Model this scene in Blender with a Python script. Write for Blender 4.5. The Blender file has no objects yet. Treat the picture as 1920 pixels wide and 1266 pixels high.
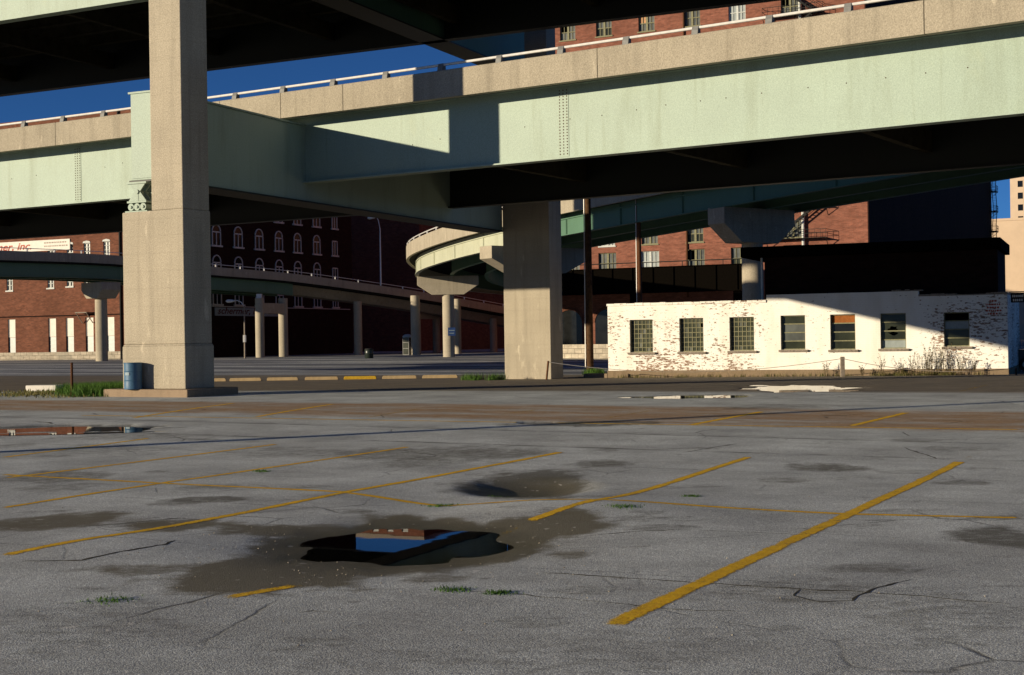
import bpy, bmesh, math, random
from mathutils import Vector, Matrix, noise
random.seed(7)
R = math.radians
S = bpy.context.scene
COL = S.collection
# ------------------------------------------------------------------ camera model (50 mm lens, eye 1.6 m, slight roll)
F = 2640.0; EYE = 1.6; ROLL = 0.015
def ray(u, v):
    du, dv = u - 960, v - 633
    xs = du*math.cos(ROLL) - dv*math.sin(ROLL)
    ys = du*math.sin(ROLL) + dv*math.cos(ROLL) - 3
    return xs/F, -ys/F
def at(u, v, Y):
    a, b = ray(u, v)
    return Vector((a*Y, Y, EYE + b*Y))
def smooth(a, b, x):
    t = max(0, min(1, (x - a)/(b - a))); return t*t*(3 - 2*t)
def g0(y):        # the lot lies a little lower than the pillars' footing, the land dips beyond and rises again
    return -.10 - .26*(1 - smooth(18, 38, y)) - .32*smooth(46, 73, y) + .32*smooth(95, 150, y)
def gp(u, v):
    a, b = ray(u, v); z = -.2
    for _ in range(40):
        Y = (z - EYE)/b; z = .5*z + .5*g0(Y)
    return Vector((a*Y, Y, z))
def cam():
    c = bpy.data.cameras.new('camera'); o = bpy.data.objects.new('camera', c); COL.objects.link(o)
    c.sensor_width = 36; c.lens = F/1920*36; c.clip_end = 4000; c.shift_y = 3/1920
    o.matrix_world = Matrix.Translation((0, 0, EYE)) @ (Matrix.Rotation(R(90), 4, 'X') @ Matrix.Rotation(-ROLL, 4, 'Z'))
    S.camera = o
cam()
# ------------------------------------------------------------------ light
SUN_A, SUN_E = R(23.4), R(9.4)
sd = Vector((math.cos(SUN_A)*math.cos(SUN_E), math.sin(SUN_A)*math.cos(SUN_E), -math.sin(SUN_E)))
L = bpy.data.lights.new('sun', 'SUN'); L.energy = 5.0; L.angle = R(0.5); L.color = (1.0, 0.85, 0.62)
lo = bpy.data.objects.new('sun', L); COL.objects.link(lo)
lo.rotation_euler = sd.to_track_quat('-Z', 'Y').to_euler(); lo.location = (-40, -20, 60)
W = bpy.data.worlds.new('World'); S.world = W; W.use_nodes = True
nt = W.node_tree; nt.nodes.clear()
sky = nt.nodes.new('ShaderNodeTexSky'); sky.sky_type = 'NISHITA'; sky.sun_disc = False
sky.sun_elevation = SUN_E; sky.sun_rotation = math.atan2(-sd.x, -sd.y)
sky.air_density = 0.8; sky.dust_density = 0.0; sky.ozone_density = 6.0; sky.altitude = 3500
bg = nt.nodes.new('ShaderNodeBackground'); bg.inputs[1].default_value = 0.062
wo = nt.nodes.new('ShaderNodeOutputWorld')
nt.links.new(sky.outputs[0], bg.inputs[0]); nt.links.new(bg.outputs[0], wo.inputs[0])
vs = S.view_settings; vs.view_transform = 'Standard'; vs.look = 'None'; vs.gamma = 1; vs.exposure = 0.34
# ------------------------------------------------------------------ node helpers
class NT:
    def __init__(s, name):
        s.m = bpy.data.materials.new(name); s.m.use_nodes = True; s.t = s.m.node_tree; s.t.nodes.clear()
        s.out = s.n('ShaderNodeOutputMaterial'); s.b = s.n('ShaderNodeBsdfPrincipled')
        s.l(s.b.outputs[0], s.out.inputs[0]); s.tc = s.n('ShaderNodeTexCoord'); s.obj = s.tc.outputs['Object']
    def n(s, t, **k):
        x = s.t.nodes.new(t)
        for a, b in k.items(): setattr(x, a, b)
        return x
    def l(s, a, b): s.t.links.new(a, b)
    def put(s, sock, v):
        if hasattr(v, 'is_output'): s.l(v, sock)
        else: sock.default_value = v
    def map(s, scale=(1, 1, 1), loc=(0, 0, 0), src=None, rot=(0, 0, 0)):
        x = s.n('ShaderNodeMapping'); s.l(src or s.obj, x.inputs[0])
        x.inputs['Scale'].default_value = scale; x.inputs['Location'].default_value = loc; x.inputs['Rotation'].default_value = rot
        return x.outputs[0]
    def noise(s, scale, vec=None, detail=4, rough=.55, dist=0):
        x = s.n('ShaderNodeTexNoise'); s.l(vec or s.obj, x.inputs['Vector'])
        x.inputs['Scale'].default_value = scale; x.inputs['Detail'].default_value = detail
        x.inputs['Roughness'].default_value = rough; x.inputs['Distortion'].default_value = dist
        return x.outputs[0]
    def ramp(s, f, a, b, ca=(0, 0, 0, 1), cb=(1, 1, 1, 1)):
        x = s.n('ShaderNodeValToRGB'); s.l(f, x.inputs[0]); e = x.color_ramp.elements
        e[0].position = a; e[0].color = ca; e[1].position = b; e[1].color = cb
        return x.outputs[0]
    def mix(s, f, a, b, mode='MIX'):
        x = s.n('ShaderNodeMix', data_type='RGBA', blend_type=mode)
        s.put(x.inputs[0], f); s.put(x.inputs[6], a); s.put(x.inputs[7], b)
        return x.outputs[2]
    def math(s, op, a, b=0.0, c=0.0, clamp=False):
        x = s.n('ShaderNodeMath', operation=op); x.use_clamp = clamp
        s.put(x.inputs[0], a); s.put(x.inputs[1], b); s.put(x.inputs[2], c)
        return x.outputs[0]
    def bump(s, h, strength=.3, dist=.02):
        x = s.n('ShaderNodeBump'); s.l(h, x.inputs['Height']); x.inputs['Strength'].default_value = strength; x.inputs['Distance'].default_value = dist
        s.l(x.outputs[0], s.b.inputs['Normal'])
    def fin(s, col, rough=.85, spec=.3, metal=0):
        s.put(s.b.inputs['Base Color'], col); s.put(s.b.inputs['Roughness'], rough)
        s.b.inputs['Specular IOR Level'].default_value = spec; s.b.inputs['Metallic'].default_value = metal
        return s.m
def c4(r, g, b): return (r, g, b, 1)
def concrete(name, base, scale=1.0, stain=.35, boards=True):
    k = NT(name); b = c4(*base); d = c4(*[x*.62 for x in base]); lt = c4(*[min(1, x*1.18) for x in base])
    big = k.ramp(k.noise(.5*scale, detail=5), .35, .7)
    col = k.mix(big, b, lt)
    st = k.ramp(k.noise(1.6*scale, k.map((1.2, 1.2, .12)), detail=6, rough=.65), .5, .78)
    col = k.mix(k.math('MULTIPLY', st, stain), col, d)
    ef = k.ramp(k.noise(2.6*scale, k.map((1, 1, .3), (5, 1, 2)), detail=4, rough=.6), .63, .71)
    col = k.mix(k.math('MULTIPLY', ef, .5), col, c4(*[min(1, x*1.75) for x in base]))
    ru = k.ramp(k.noise(1.3*scale, k.map((1, 1, .4), (9, 4, 7)), detail=7, rough=.7), .68, .76)
    col = k.mix(k.math('MULTIPLY', ru, .55), col, c4(.22, .09, .04))
    sp = k.ramp(k.noise(26*scale, detail=3), .3, .75)
    col = k.mix(.28, col, sp, 'OVERLAY')
    if boards:
        w = k.n('ShaderNodeTexWave', wave_type='BANDS', bands_direction='Z'); k.l(k.obj, w.inputs[0])
        w.inputs['Scale'].default_value = .55; w.inputs['Distortion'].default_value = .35; w.inputs['Detail'].default_value = 2
        ln = k.ramp(w.outputs[0], .0, .035, c4(.62, .62, .62), c4(1, 1, 1))
        col = k.mix(.14, col, ln, 'MULTIPLY')
    dr = k.ramp(k.noise(3.4*scale, k.map((1, 1, .05), (2, 7, 0)), detail=5, rough=.6), .56, .72)
    col = k.mix(k.math('MULTIPLY', dr, .30), col, c4(base[0]*.5, base[1]*.48, base[2]*.45))
    k.bump(k.noise(18*scale, detail=6), .25, .02)
    return k.fin(col, .9, .2)
def paint(name, base, rust=.12, grime=.4, rough=.55):
    k = NT(name); b = c4(*base); d = c4(base[0]*.68, base[1]*.66, base[2]*.56); lt = c4(*[min(1, x*1.12) for x in base])
    col = k.mix(k.ramp(k.noise(.35, detail=5), .35, .7), b, lt)
    st = k.ramp(k.noise(1.0, k.map((1, 1, .18)), detail=7, rough=.62), .52, .8)
    col = k.mix(k.math('MULTIPLY', st, grime), col, d)
    rn = k.ramp(k.noise(2.4, k.map((1, 1, .06), (3, 1, 5)), detail=5, rough=.6), .60, .74)
    col = k.mix(k.math('MULTIPLY', rn, grime*.5), col, c4(base[0]*.66, base[1]*.62, base[2]*.5))
    mt = k.ramp(k.noise(.9, k.map((1, 1, .6), (7, 3, 1)), detail=8, rough=.7), .58, .70)
    col = k.mix(k.math('MULTIPLY', mt, grime*.35), col, c4(min(1, base[0]*1.2), base[1]*1.08, base[2]*.9))
    sp = k.ramp(k.noise(30, detail=2), .3, .75); col = k.mix(.16, col, sp, 'OVERLAY')
    rs = k.ramp(k.noise(2.3, detail=8, rough=.7), .74 - rust*.3, .80 - rust*.3)
    col = k.mix(k.math('MULTIPLY', rs, rust*3, clamp=True), col, c4(.2, .085, .035))
    k.bump(k.noise(3.0, detail=3), .08, .03)
    return k.fin(col, rough, .35)
def plain(name, base, rough=.7, spec=.3, metal=0, var=.35, scale=6):
    k = NT(name); b = c4(*base); d = c4(*[x*(1 - var) for x in base])
    col = k.mix(k.ramp(k.noise(scale, detail=6, rough=.65), .35, .68), b, d)
    return k.fin(col, rough, spec, metal)
def brick(name, c1, c2, mortar, scale=1.0, white=None, flake=.5, grime=.5, bw=.24, bh=.085):
    k = NT(name)
    sx = k.n('ShaderNodeSeparateXYZ'); k.l(k.obj, sx.inputs[0])
    cx = k.n('ShaderNodeCombineXYZ'); k.l(k.math('ADD', sx.outputs[0], sx.outputs[1]), cx.inputs[0]); k.l(sx.outputs[2], cx.inputs[1])
    t = k.n('ShaderNodeTexBrick'); k.l(cx.outputs[0], t.inputs['Vector'])
    t.inputs['Color1'].default_value = c4(*c1); t.inputs['Color2'].default_value = c4(*c2); t.inputs['Mortar'].default_value = c4(*mortar)
    t.inputs['Scale'].default_value = 1; t.inputs['Brick Width'].default_value = bw*scale; t.inputs['Row Height'].default_value = bh*scale
    t.inputs['Mortar Size'].default_value = .008*scale; t.inputs['Bias'].default_value = 0
    col = t.outputs[0]
    # clumps of bricks a shade apart, long weather streaks
    v = k.noise(.9, k.map((1, 1, 3.2)), detail=7, rough=.7)
    col = k.mix(.45, col, k.ramp(v, .25, .75), 'OVERLAY')
    g = k.ramp(k.noise(.16, k.map((1, 1, .8)), detail=6, rough=.65), .42, .66)
    col = k.mix(k.math('MULTIPLY', g, grime), col, c4(c1[0]*.42, c1[1]*.48, c1[2]*.5))
    if white:
        f1 = k.noise(5.5, k.map((1.0, 1.0, 2.6)), detail=5, rough=.7)
        f2 = k.noise(.33, k.map((1, 1, 1), (3.1, 0, 1.7)), detail=3)
        X20 = k.math('DIVIDE', sx.outputs[0], 20)
        fl = k.math('MAXIMUM', k.ramp(X20, .27, .43, c4(1, 1, 1), c4(0, 0, 0)), k.ramp(X20, .75, .83))
        f = k.math('ADD', f1, k.math('MULTIPLY', k.math('SUBTRACT', f2, .5), .55))
        f = k.math('ADD', f, k.math('MULTIPLY', fl, .13))
        t2 = k.n('ShaderNodeTexBrick'); k.l(cx.outputs[0], t2.inputs['Vector'])
        t2.inputs['Color1'].default_value = c4(0, 0, 0); t2.inputs['Color2'].default_value = c4(1, 1, 1); t2.inputs['Mortar'].default_value = c4(.5, .5, .5)
        for a_, b_ in (('Scale', 1), ('Brick Width', bw*scale), ('Row Height', bh*scale), ('Mortar Size', .008*scale), ('Bias', 0)): t2.inputs[a_].default_value = b_
        f = k.math('ADD', f, k.math('MULTIPLY', k.math('SUBTRACT', t2.outputs[0], .5), .20))
        mk = k.ramp(f, .69, .715)
        # flaking follows the courses a little
        wh = k.mix(k.ramp(k.noise(1.4, k.map((1, 1, .3)), detail=6), .45, .8), c4(*white), c4(white[0]*.86, white[1]*.83, white[2]*.77))
        jl = k.math('MULTIPLY', t.outputs[1], .10)
        wh = k.mix(jl, wh, c4(.35, .32, .28))
        col = k.mix(mk, wh, col)
        k.bump(k.math('ADD', k.math('MULTIPLY', t.outputs[1], -.5), k.math('MULTIPLY', mk, -.6)), .35, .012)
    else:
        k.bump(k.math('MULTIPLY', t.outputs[1], -1), .4, .01)
    return k.fin(col, .9, .05)
M = {}
M['concrete'] = concrete('weathered_concrete', (.355, .312, .238), 1, .6, True)
M['kerb'] = concrete('kerb_concrete', (.25, .185, .125), 2, .7, False)
M['parapet'] = concrete('parapet_concrete', (.32, .282, .215), 1, .65, False)
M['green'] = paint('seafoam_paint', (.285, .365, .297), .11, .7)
M['shadesteel'] = paint('shade_dark_girder', (.012, .014, .010), .05, .5)  # near-black: the shade under the decks is put into this colour
M['shadegreen'] = paint('shade_green_paint', (.075, .16, .105), .10, .5)  # darkened green: shade put into ramp and upper crossbeam paint
M['litcream'] = paint('ramp_lit_faded_paint', (.40, .415, .31), .2, .7)  # pale cream for the sunlit stretch of the loop ramp girder
M['under'] = plain('shade_dark_underside', (.018, .018, .014), .95, .1, var=.5, scale=1.2)  # slab soffits painted near-black to carry the underside shade
M['string'] = plain('shade_dark_stringer', (.05, .044, .026), .9, .1, var=.5, scale=2)  # dark brown holds the underside shade, paler so flange edges show
M['galv'] = plain('galvanised_rail', (.74, .72, .68), .5, .5, .2, .2)
M['post'] = plain('rail_post_metal', (.20, .20, .19), .6, .4, .2, .3)
M['black'] = plain('black_iron', (.012, .012, .011), .7, .3, .1, .3)
M['shadowblk'] = plain('shadow_black', (.005, .004, .003), .95, .01, var=.4)  # near-black: viaduct stands in for a cast shadow; roof slab shares it
M['brick'] = brick('red_brick', (.29, .108, .07), (.20, .075, .05), (.20, .12, .09), 1.5, grime=.5)
M['brickdk'] = brick('brown_brick', (.20, .078, .047), (.135, .055, .035), (.13, .075, .055), 1.5, grime=.5)
M['brickshade'] = brick('shade_tone_brick', (.032, .014, .010), (.022, .011, .008), (.026, .016, .013), 1.5, grime=.4)  # near-black brick: the shade of the warehouse sides is in the colour
M['white'] = brick('flaking_white_brick', (.33, .22, .15), (.26, .16, .11), (.30, .25, .2), 1.0, white=(.86, .835, .775))
M['beige'] = plain('beige_stucco', (.60, .46, .33), .9, .2, var=.12, scale=.3)
M['stone'] = brick('stone_block', (.46, .40, .31), (.36, .31, .24), (.2, .17, .13), 4.0, bw=.24, bh=.11)
M['footing'] = concrete('stained_footing', (.21, .155, .10), 2, .6, False)
M['wood'] = plain('creosoted_wood', (.10, .055, .028), .9, .1, var=.6, scale=5)
M['rust'] = plain('rusty_iron', (.13, .055, .025), .9, .2, var=.5, scale=14)
M['drum'] = paint('blue_drum_paint', (.055, .13, .22), .2, .5, .5)
M['trim'] = plain('pale_window_trim', (.60, .62, .58), .7, .3, var=.25)
M['sillstone'] = plain('stone_sill', (.30, .25, .2), .9, .2, var=.5, scale=9)
M['wheelstop'] = concrete('wheel_stop_concrete', (.42, .31, .17), 3, .6, False)
M['wheelyel'] = plain('yellow_wheel_stop', (.58, .36, .03), .8, .2, var=.35, scale=9)
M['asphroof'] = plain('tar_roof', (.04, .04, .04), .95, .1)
M['signwhite'] = plain('white_sign_board', (.74, .70, .62), .7, .3, var=.12, scale=2)
M['signblue'] = plain('pale_blue_sign_board', (.30, .38, .42), .7, .3, var=.12, scale=2)
M['signred'] = plain('red_sign_paint', (.42, .075, .035), .7, .3, var=.2)
M['signbrown'] = plain('dark_red_sign_paint', (.09, .02, .015), .7, .3, var=.2)
M['signgrey'] = plain('faded_lettering', (.42, .36, .30), .8, .2)
M['frame'] = plain('steel_window_frame', (.24, .23, .13), .7, .3, var=.4, scale=10)
M['orange'] = plain('rust_orange_panel', (.30, .10, .022), .8, .2)
M['tanboard'] = plain('tan_board', (.52, .29, .15), .8, .2, var=.3)
M['greyglass'] = plain('frosted_pane', (.30, .34, .33), .35, .5, var=.25, scale=3)
M['bluesign'] = plain('blue_enamel', (.04, .09, .26), .5, .4)
M['truck'] = plain('dark_green_vehicle_paint', (.018, .026, .02), .35, .5, var=.2)
M['tyre'] = plain('black_rubber', (.02, .02, .02), .85, .2)
def glass(name, col, rough=.12):
    k = NT(name)
    c = k.mix(k.ramp(k.noise(1.3, detail=5), .35, .7), c4(*col), c4(*[x*.45 for x in col]))
    return k.fin(c, rough, .3)
M['glass'] = glass('dusty_glass', (.034, .038, .022), .2)
M['glassblk'] = glass('glass_block', (.055, .062, .038), .3)
M['glassgrey'] = glass('grey_dusty_glass', (.11, .12, .11), .3)
M['glassdark'] = glass('dark_glass', (.012, .013, .013), .15)
def leafmat(name, a, b):
    k = NT(name)
    i = k.n('ShaderNodeObjectInfo')
    col = k.mix(k.ramp(k.noise(5, detail=3), .35, .65), c4(*a), c4(*b))
    tr = k.n('ShaderNodeBsdfTranslucent'); k.put(tr.inputs[0], col)
    k.fin(col, .7, .2)
    mx = k.n('ShaderNodeMixShader'); mx.inputs[0].default_value = .3
    k.l(k.b.outputs[0], mx.inputs[1]); k.l(tr.outputs[0], mx.inputs[2]); k.l(mx.outputs[0], k.out.inputs[0])
    return k.m
M['grass'] = leafmat('green_weeds', (.10, .20, .03), (.05, .11, .02))
M['straw'] = leafmat('dry_weeds', (.24, .19, .075), (.10, .12, .035))
M['seed'] = leafmat('weed_seed_heads', (.16, .12, .06), (.09, .07, .03))
# ------------------------------------------------------------------ mesh helpers
class MB:
    def __init__(s): s.v = []; s.f = []
    def add(s, vs, fs):
        o = len(s.v); s.v += [tuple(p) for p in vs]; s.f += [tuple(i + o for i in f) for f in fs]; return s
    def box(s, x0, x1, y0, y1, z0, z1):
        return s.add([(x, y, z) for z in (z0, z1) for y in (y0, y1) for x in (x0, x1)],
                     [(0, 2, 3, 1), (4, 5, 7, 6), (0, 1, 5, 4), (2, 6, 7, 3), (0, 4, 6, 2), (1, 3, 7, 5)])
    def prism(s, poly, z0, z1, top=None):
        n = len(poly); top = top or poly
        return s.add([(x, y, z0) for x, y in poly] + [(x, y, z1) for x, y in top],
                     [tuple(range(n - 1, -1, -1)), tuple(range(n, 2*n))] + [(i, (i + 1) % n, n + (i + 1) % n, n + i) for i in range(n)])
    def extr(s, poly, y0, y1):     # polygon in x,z pushed along y
        n = len(poly)
        return s.add([(x, y0, z) for x, z in poly] + [(x, y1, z) for x, z in poly],
                     [tuple(range(n)), tuple(range(2*n - 1, n - 1, -1))] + [(n + i, n + (i + 1) % n, (i + 1) % n, i) for i in range(n)])
    def bar(s, p, q, w, h=None):
        h = h or w; p = Vector(p); q = Vector(q); d = (q - p).normalized()
        a = d.cross(Vector((0, 0, 1)))
        if a.length < 1e-3: a = Vector((1, 0, 0))
        a.normalize(); b = a.cross(d)
        vs = [e + a*(i*w/2) + b*(j*h/2) for e in (p, q) for i, j in ((-1, -1), (1, -1), (1, 1), (-1, 1))]
        return s.add(vs, [(3, 2, 1, 0), (4, 5, 6, 7)] + [(i, (i + 1) % 4, 4 + (i + 1) % 4, 4 + i) for i in range(4)])
    def tube(s, pts, r, n=8):
        rs = r if isinstance(r, (list, tuple)) else [r]*len(pts)
        pts = [Vector(p) for p in pts]; vs = []; fs = []
        for i, p in enumerate(pts):
            d = (pts[min(i + 1, len(pts) - 1)] - pts[max(i - 1, 0)]).normalized()
            a = d.cross(Vector((0, 0, 1)))
            if a.length < 1e-3: a = Vector((1, 0, 0))
            a.normalize(); b = a.cross(d)
            vs += [p + (a*math.cos(t*2*math.pi/n) + b*math.sin(t*2*math.pi/n))*rs[i] for t in range(n)]
        for i in range(len(pts) - 1):
            fs += [(i*n + t, i*n + (t + 1) % n, (i + 1)*n + (t + 1) % n, (i + 1)*n + t) for t in range(n)]
        fs += [tuple(range(n - 1, -1, -1)), tuple(range((len(pts) - 1)*n, len(pts)*n))]
        return s.add(vs, fs)
    def lathe(s, prof, n=24, c=(0, 0)):
        vs = [(c[0] + r*math.cos(2*math.pi*t/n), c[1] + r*math.sin(2*math.pi*t/n), z) for r, z in prof for t in range(n)]
        fs = [(i*n + t, i*n + (t + 1) % n, (i + 1)*n + (t + 1) % n, (i + 1)*n + t) for i in range(len(prof) - 1) for t in range(n)]
        fs += [tuple(range(n - 1, -1, -1)), tuple(range((len(prof) - 1)*n, len(prof)*n))]
        return s.add(vs, fs)
    def sweep(s, frames, prof):    # frames: (origin xy, normal xy, base z); prof: (d, z)
        n = len(prof); vs = []
        for (o, nn, z0) in frames:
            vs += [(o[0] + nn[0]*d, o[1] + nn[1]*d, z0 + z) for d, z in prof]
        fs = [(i*n + t, (i + 1)*n + t, (i + 1)*n + (t + 1) % n, i*n + (t + 1) % n) for i in range(len(frames) - 1) for t in range(n)]
        fs += [tuple(range(n)), tuple(range(len(frames)*n - 1, (len(frames) - 1)*n - 1, -1))]
        return s.add(vs, fs)
    def build(s, name, m, parent=None, smooth=False, bevel=0, loc=None, fix=True):
        me = bpy.data.meshes.new(name); me.from_pydata(s.v, [], s.f)
        if fix:
            b = bmesh.new(); b.from_mesh(me); bmesh.ops.recalc_face_normals(b, faces=b.faces); b.to_mesh(me); b.free()
        me.materials.append(m)
        if smooth:
            for p in me.polygons: p.use_smooth = True
        o = bpy.data.objects.new(name, me); COL.objects.link(o)
        if parent: o.parent = parent
        if loc: o.location = loc
        if bevel:
            md = o.modifiers.new('bevel', 'BEVEL'); md.width = bevel; md.segments = 2; md.limit_method = 'ANGLE'; md.angle_limit = R(40)
        if smooth:
            try: me.set_sharp_from_angle(angle=R(40))
            except Exception: pass
        return o
def tag(o, label=None, cat=None, group=None, kind=None):
    if label: o['label'] = label
    if cat: o['category'] = cat
    if group: o['group'] = group
    if kind: o['kind'] = kind
    return o
def empty(name, loc, rz=0.0, label=None, cat=None, group=None):
    o = bpy.data.objects.new(name, None); COL.objects.link(o); o.location = loc; o.rotation_euler.z = rz
    o.empty_display_size = .3
    return tag(o, label, cat, group)
def copy_tree(o, parent=None):
    c = o.copy(); COL.objects.link(c); c.parent = parent
    for ch in list(o.children): copy_tree(ch, c)
    return c
def wall_open(mb, x0, x1, z0, z1, ops, y=0.0, depth=.25):
    """front sheet at y with rectangular openings (xa,xb,za,zb) and their reveals"""
    xs = sorted({x0, x1, *[o[0] for o in ops], *[o[1] for o in ops]}); zs = sorted({z0, z1, *[o[2] for o in ops], *[o[3] for o in ops]})
    for i in range(len(xs) - 1):
        for j in range(len(zs) - 1):
            cx, cz = (xs[i] + xs[i + 1])/2, (zs[j] + zs[j + 1])/2
            if any(a < cx < b and c < cz < d for a, b, c, d in ops): continue
            mb.add([(xs[i], y, zs[j]), (xs[i + 1], y, zs[j]), (xs[i + 1], y, zs[j + 1]), (xs[i], y, zs[j + 1])], [(0, 1, 2, 3)])
    for a, b, c, d in ops:
        p = [(a, c), (b, c), (b, d), (a, d)]
        for k in range(4):
            q, r_ = p[k], p[(k + 1) % 4]
            mb.add([(q[0], y, q[1]), (r_[0], y, r_[1]), (r_[0], y + depth, r_[1]), (q[0], y + depth, q[1])], [(0, 1, 2, 3)])
def text_mesh(name, body, size, m, parent, loc, rot=(R(90), 0, 0), shear=0.0, extrude=.01, bold=0.0, sx=1.0):
    cu = bpy.data.curves.new(name + '_c', 'FONT'); cu.body = body; cu.size = size; cu.shear = shear; cu.extrude = extrude; cu.offset = bold
    tmp = bpy.data.objects.new('tmp', cu); COL.objects.link(tmp)
    bpy.context.view_layer.update()
    me = bpy.data.meshes.new_from_object(tmp.evaluated_get(bpy.context.evaluated_depsgraph_get())); me.name = name
    bpy.data.objects.remove(tmp); bpy.data.curves.remove(cu)
    me.materials.clear(); me.materials.append(m)
    o = bpy.data.objects.new(name, me); COL.objects.link(o); o.parent = parent; o.location = loc; o.rotation_euler = rot; o.scale = (sx, 1, 1)
    return o
# ------------------------------------------------------------------ ground
TH = R(27); NW = (math.sin(TH), math.cos(TH)); NS = (math.cos(TH), -math.sin(TH))
def gauss(x, y, cx, cy, sx, sy): return math.exp(-.5*(((x - cx)/sx)**2 + ((y - cy)/sy)**2))
PU = gp(748, 1010); PH = gp(992, 912); LIP = gp(1090, 950); DIP = gp(832, 940); SLIP = gp(170, 1030)
def WW(u, v): p = gp(u, v); return p.x*NW[0] + p.y*NW[1]
PUD = []
def g(x, y):
    z = g0(y)
    if y < 46 and abs(x) < 22:
        z += .012*noise.noise(Vector((x*.35, y*.35, 0))) *smooth(4, 8, y)*(1 - smooth(19, 24, y))
        n = noise.noise(Vector((x*2.1, y*1.5, 3.3)))
        z -= (.135 + .05*n + .02*noise.noise(Vector((x*4.5, y*3, 7))))*gauss(x, y, PU.x, PU.y, .80, 1.02)        # puddle bowl
        dx, dy = x - PH.x, y - PH.y
        r = math.sqrt((dx/.94)**2 + (dy/1.2)**2) + .16*noise.noise(Vector((x*1.7, y*1.7, 9)))
        z -= .155*(1 - smooth(.22, 1.12, r))                                   # broken pothole
        z += .05*gauss(x, y, LIP.x, LIP.y, .95, .65)                            # heaved lip in front of it
        z -= .03*gauss(x, y, DIP.x, DIP.y, .6, .7)
        z += .04*gauss(x, y, SLIP.x, SLIP.y, 1.1, .8)                           # slipped asphalt sheet on the left
    for cx, cy, rx, ry, zc, sd_ in PUD:
        if abs(x - cx) < rx*2 and abs(y - cy) < ry*2.4:
            q = math.sqrt(((x - cx)/rx)**2 + ((y - cy)/ry)**2) + .55*noise.noise(Vector((x*.9 + sd_, y*.7, sd_))) + .22*noise.noise(Vector((x*2.6, y*1.9 + sd_, 1)))
            t = 1 - smooth(.8, 1.3, q); z = z + (zc - .06 - z)*t
    return z
for u_, v_, du_, dv_, s_ in ((1500, 727.5, 98, 6.0, 2.0), (1285, 743, 112, 3.0, 5.0), (95, 802.5, 215, 5.2, 8.0), (1008, 792, 34, 1.3, 11.0)):
    p_ = gp(u_, v_); PUD.append((p_.x, p_.y, du_*p_.y/F, dv_*p_.y**2/(F*(EYE - p_.z)), p_.z, s_))
def stain_or_shade_spec(u, v, du, dv, s, kind):
    p = gp(u, v); Z = p.y
    return (p.x, p.y, du*Z/F, dv*Z*Z/(F*(EYE - p.z)), s, kind)
ST = [stain_or_shade_spec(*a) for a in [
    (745, 1020, 300, 62, 1.0, 'wet'), (1010, 985, 150, 24, .8, 'wet'), (470, 1085, 220, 28, .75, 'wet'), (560, 1055, 200, 34, .9, 'wet'), (260, 1070, 140, 12, .55, 'wet'),
    (130, 978, 180, 18, .7, 'wet'), (330, 985, 150, 14, .7, 'wet'), (560, 990, 230, 16, .7, 'wet'), (1060, 1038, 60, 12, .5, 'wet'), (820, 1085, 110, 14, .5, 'wet'),
    (985, 908, 135, 25, 1.0, 'dark'), (1010, 912, 110, 18, .45, 'wet'), (1140, 869, 70, 8, .75, 'dark'), (850, 850, 230, 15, .62, 'dark'), (790, 868, 90, 8, .5, 'dark'),  # first entry darkens the pothole for the shade inside it
    (1550, 876, 75, 9, .8, 'dark'), (1450, 900, 60, 6, .5, 'dark'), (1870, 1010, 90, 22, .85, 'dark'), (1790, 905, 70, 5, .6, 'dark'), (1640, 1065, 120, 14, .55, 'dark'),
    (1500, 1110, 260, 30, .4, 'dark'), (1740, 1150, 180, 40, .35, 'dark'), (380, 938, 80, 7, .85, 'dark'), (250, 985, 110, 8, .6, 'dark'), (330, 945, 50, 5, .6, 'dark'),
    (200, 845, 200, 10, .35, 'dark'), (560, 850, 140, 8, .4, 'dark'), (90, 895, 120, 12, .6, 'dark'), (90, 915, 90, 6, .5, 'dark'), (1240, 990, 90, 7, .5, 'dark'), (1320, 1200, 400, 50, .25, 'dark'),
    (1000, 1235, 500, 40, .28, 'dark'), (140, 1180, 260, 70, .3, 'dark'), (1100, 795, 160, 4, .8, 'dark'), (240, 818, 190, 6, .45, 'dark'), (1440, 762, 160, 4, .4, 'dark')]]
sr_ = random.Random(4)
for _ in range(110):
    v_ = sr_.choice((sr_.uniform(815, 960), sr_.uniform(880, 1240))); k_ = (v_ - 640)/300
    ST.append(stain_or_shade_spec(sr_.uniform(20, 1900), v_, sr_.uniform(20, 95)*k_**.5, sr_.uniform(2, 7)*k_, sr_.uniform(.2, .5), 'dark'))
def stains(x, y):
    w = d = 0.0
    if y < 60:
        n = .5*noise.noise(Vector((x*.9, y*.55, 1))) + .35*noise.noise(Vector((x*2.6, y*1.5, 5))) + .2*noise.noise(Vector((x*7, y*4, 2)))
        for cx, cy, rx, ry, s, kd in ST:
            if abs(y - cy) > 2.4*ry or abs(x - cx) > 2.4*rx: continue
            q = math.sqrt(((x - cx)/rx)**2 + ((y - cy)/ry)**2)
            t = s*(1 - smooth(.55, 1.25, q + n*.9))
            if kd == 'wet': w = max(w, t)
            else: d = max(d, t)
    return w, d
def axis(core0, core1, step, far):
    a = [core0]
    while a[-1] < core1: a.append(a[-1] + step)
    st = step; 
    while a[-1] < far: st = min(st*1.28, 260); a.append(a[-1] + st)
    st = step
    while a[0] > -far: st = min(st*1.28, 260); a.insert(0, a[0] - st)
    return a
xs = axis(-9.5, 9.5, .085, 2600)
ys = [-400, -120, -40, -15, -5, 0, 2, 3.5, 4.6]
y = 5.0
while y < 48: ys.append(y); y += max(.055, y*.0075)
while y < 80: ys.append(y); y += 1.2
while y < 170: ys.append(y); y += 5
st = 12
while y < 3000: ys.append(y); y += st; st *= 1.3
gv = []; wet = []; drk = []
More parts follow.
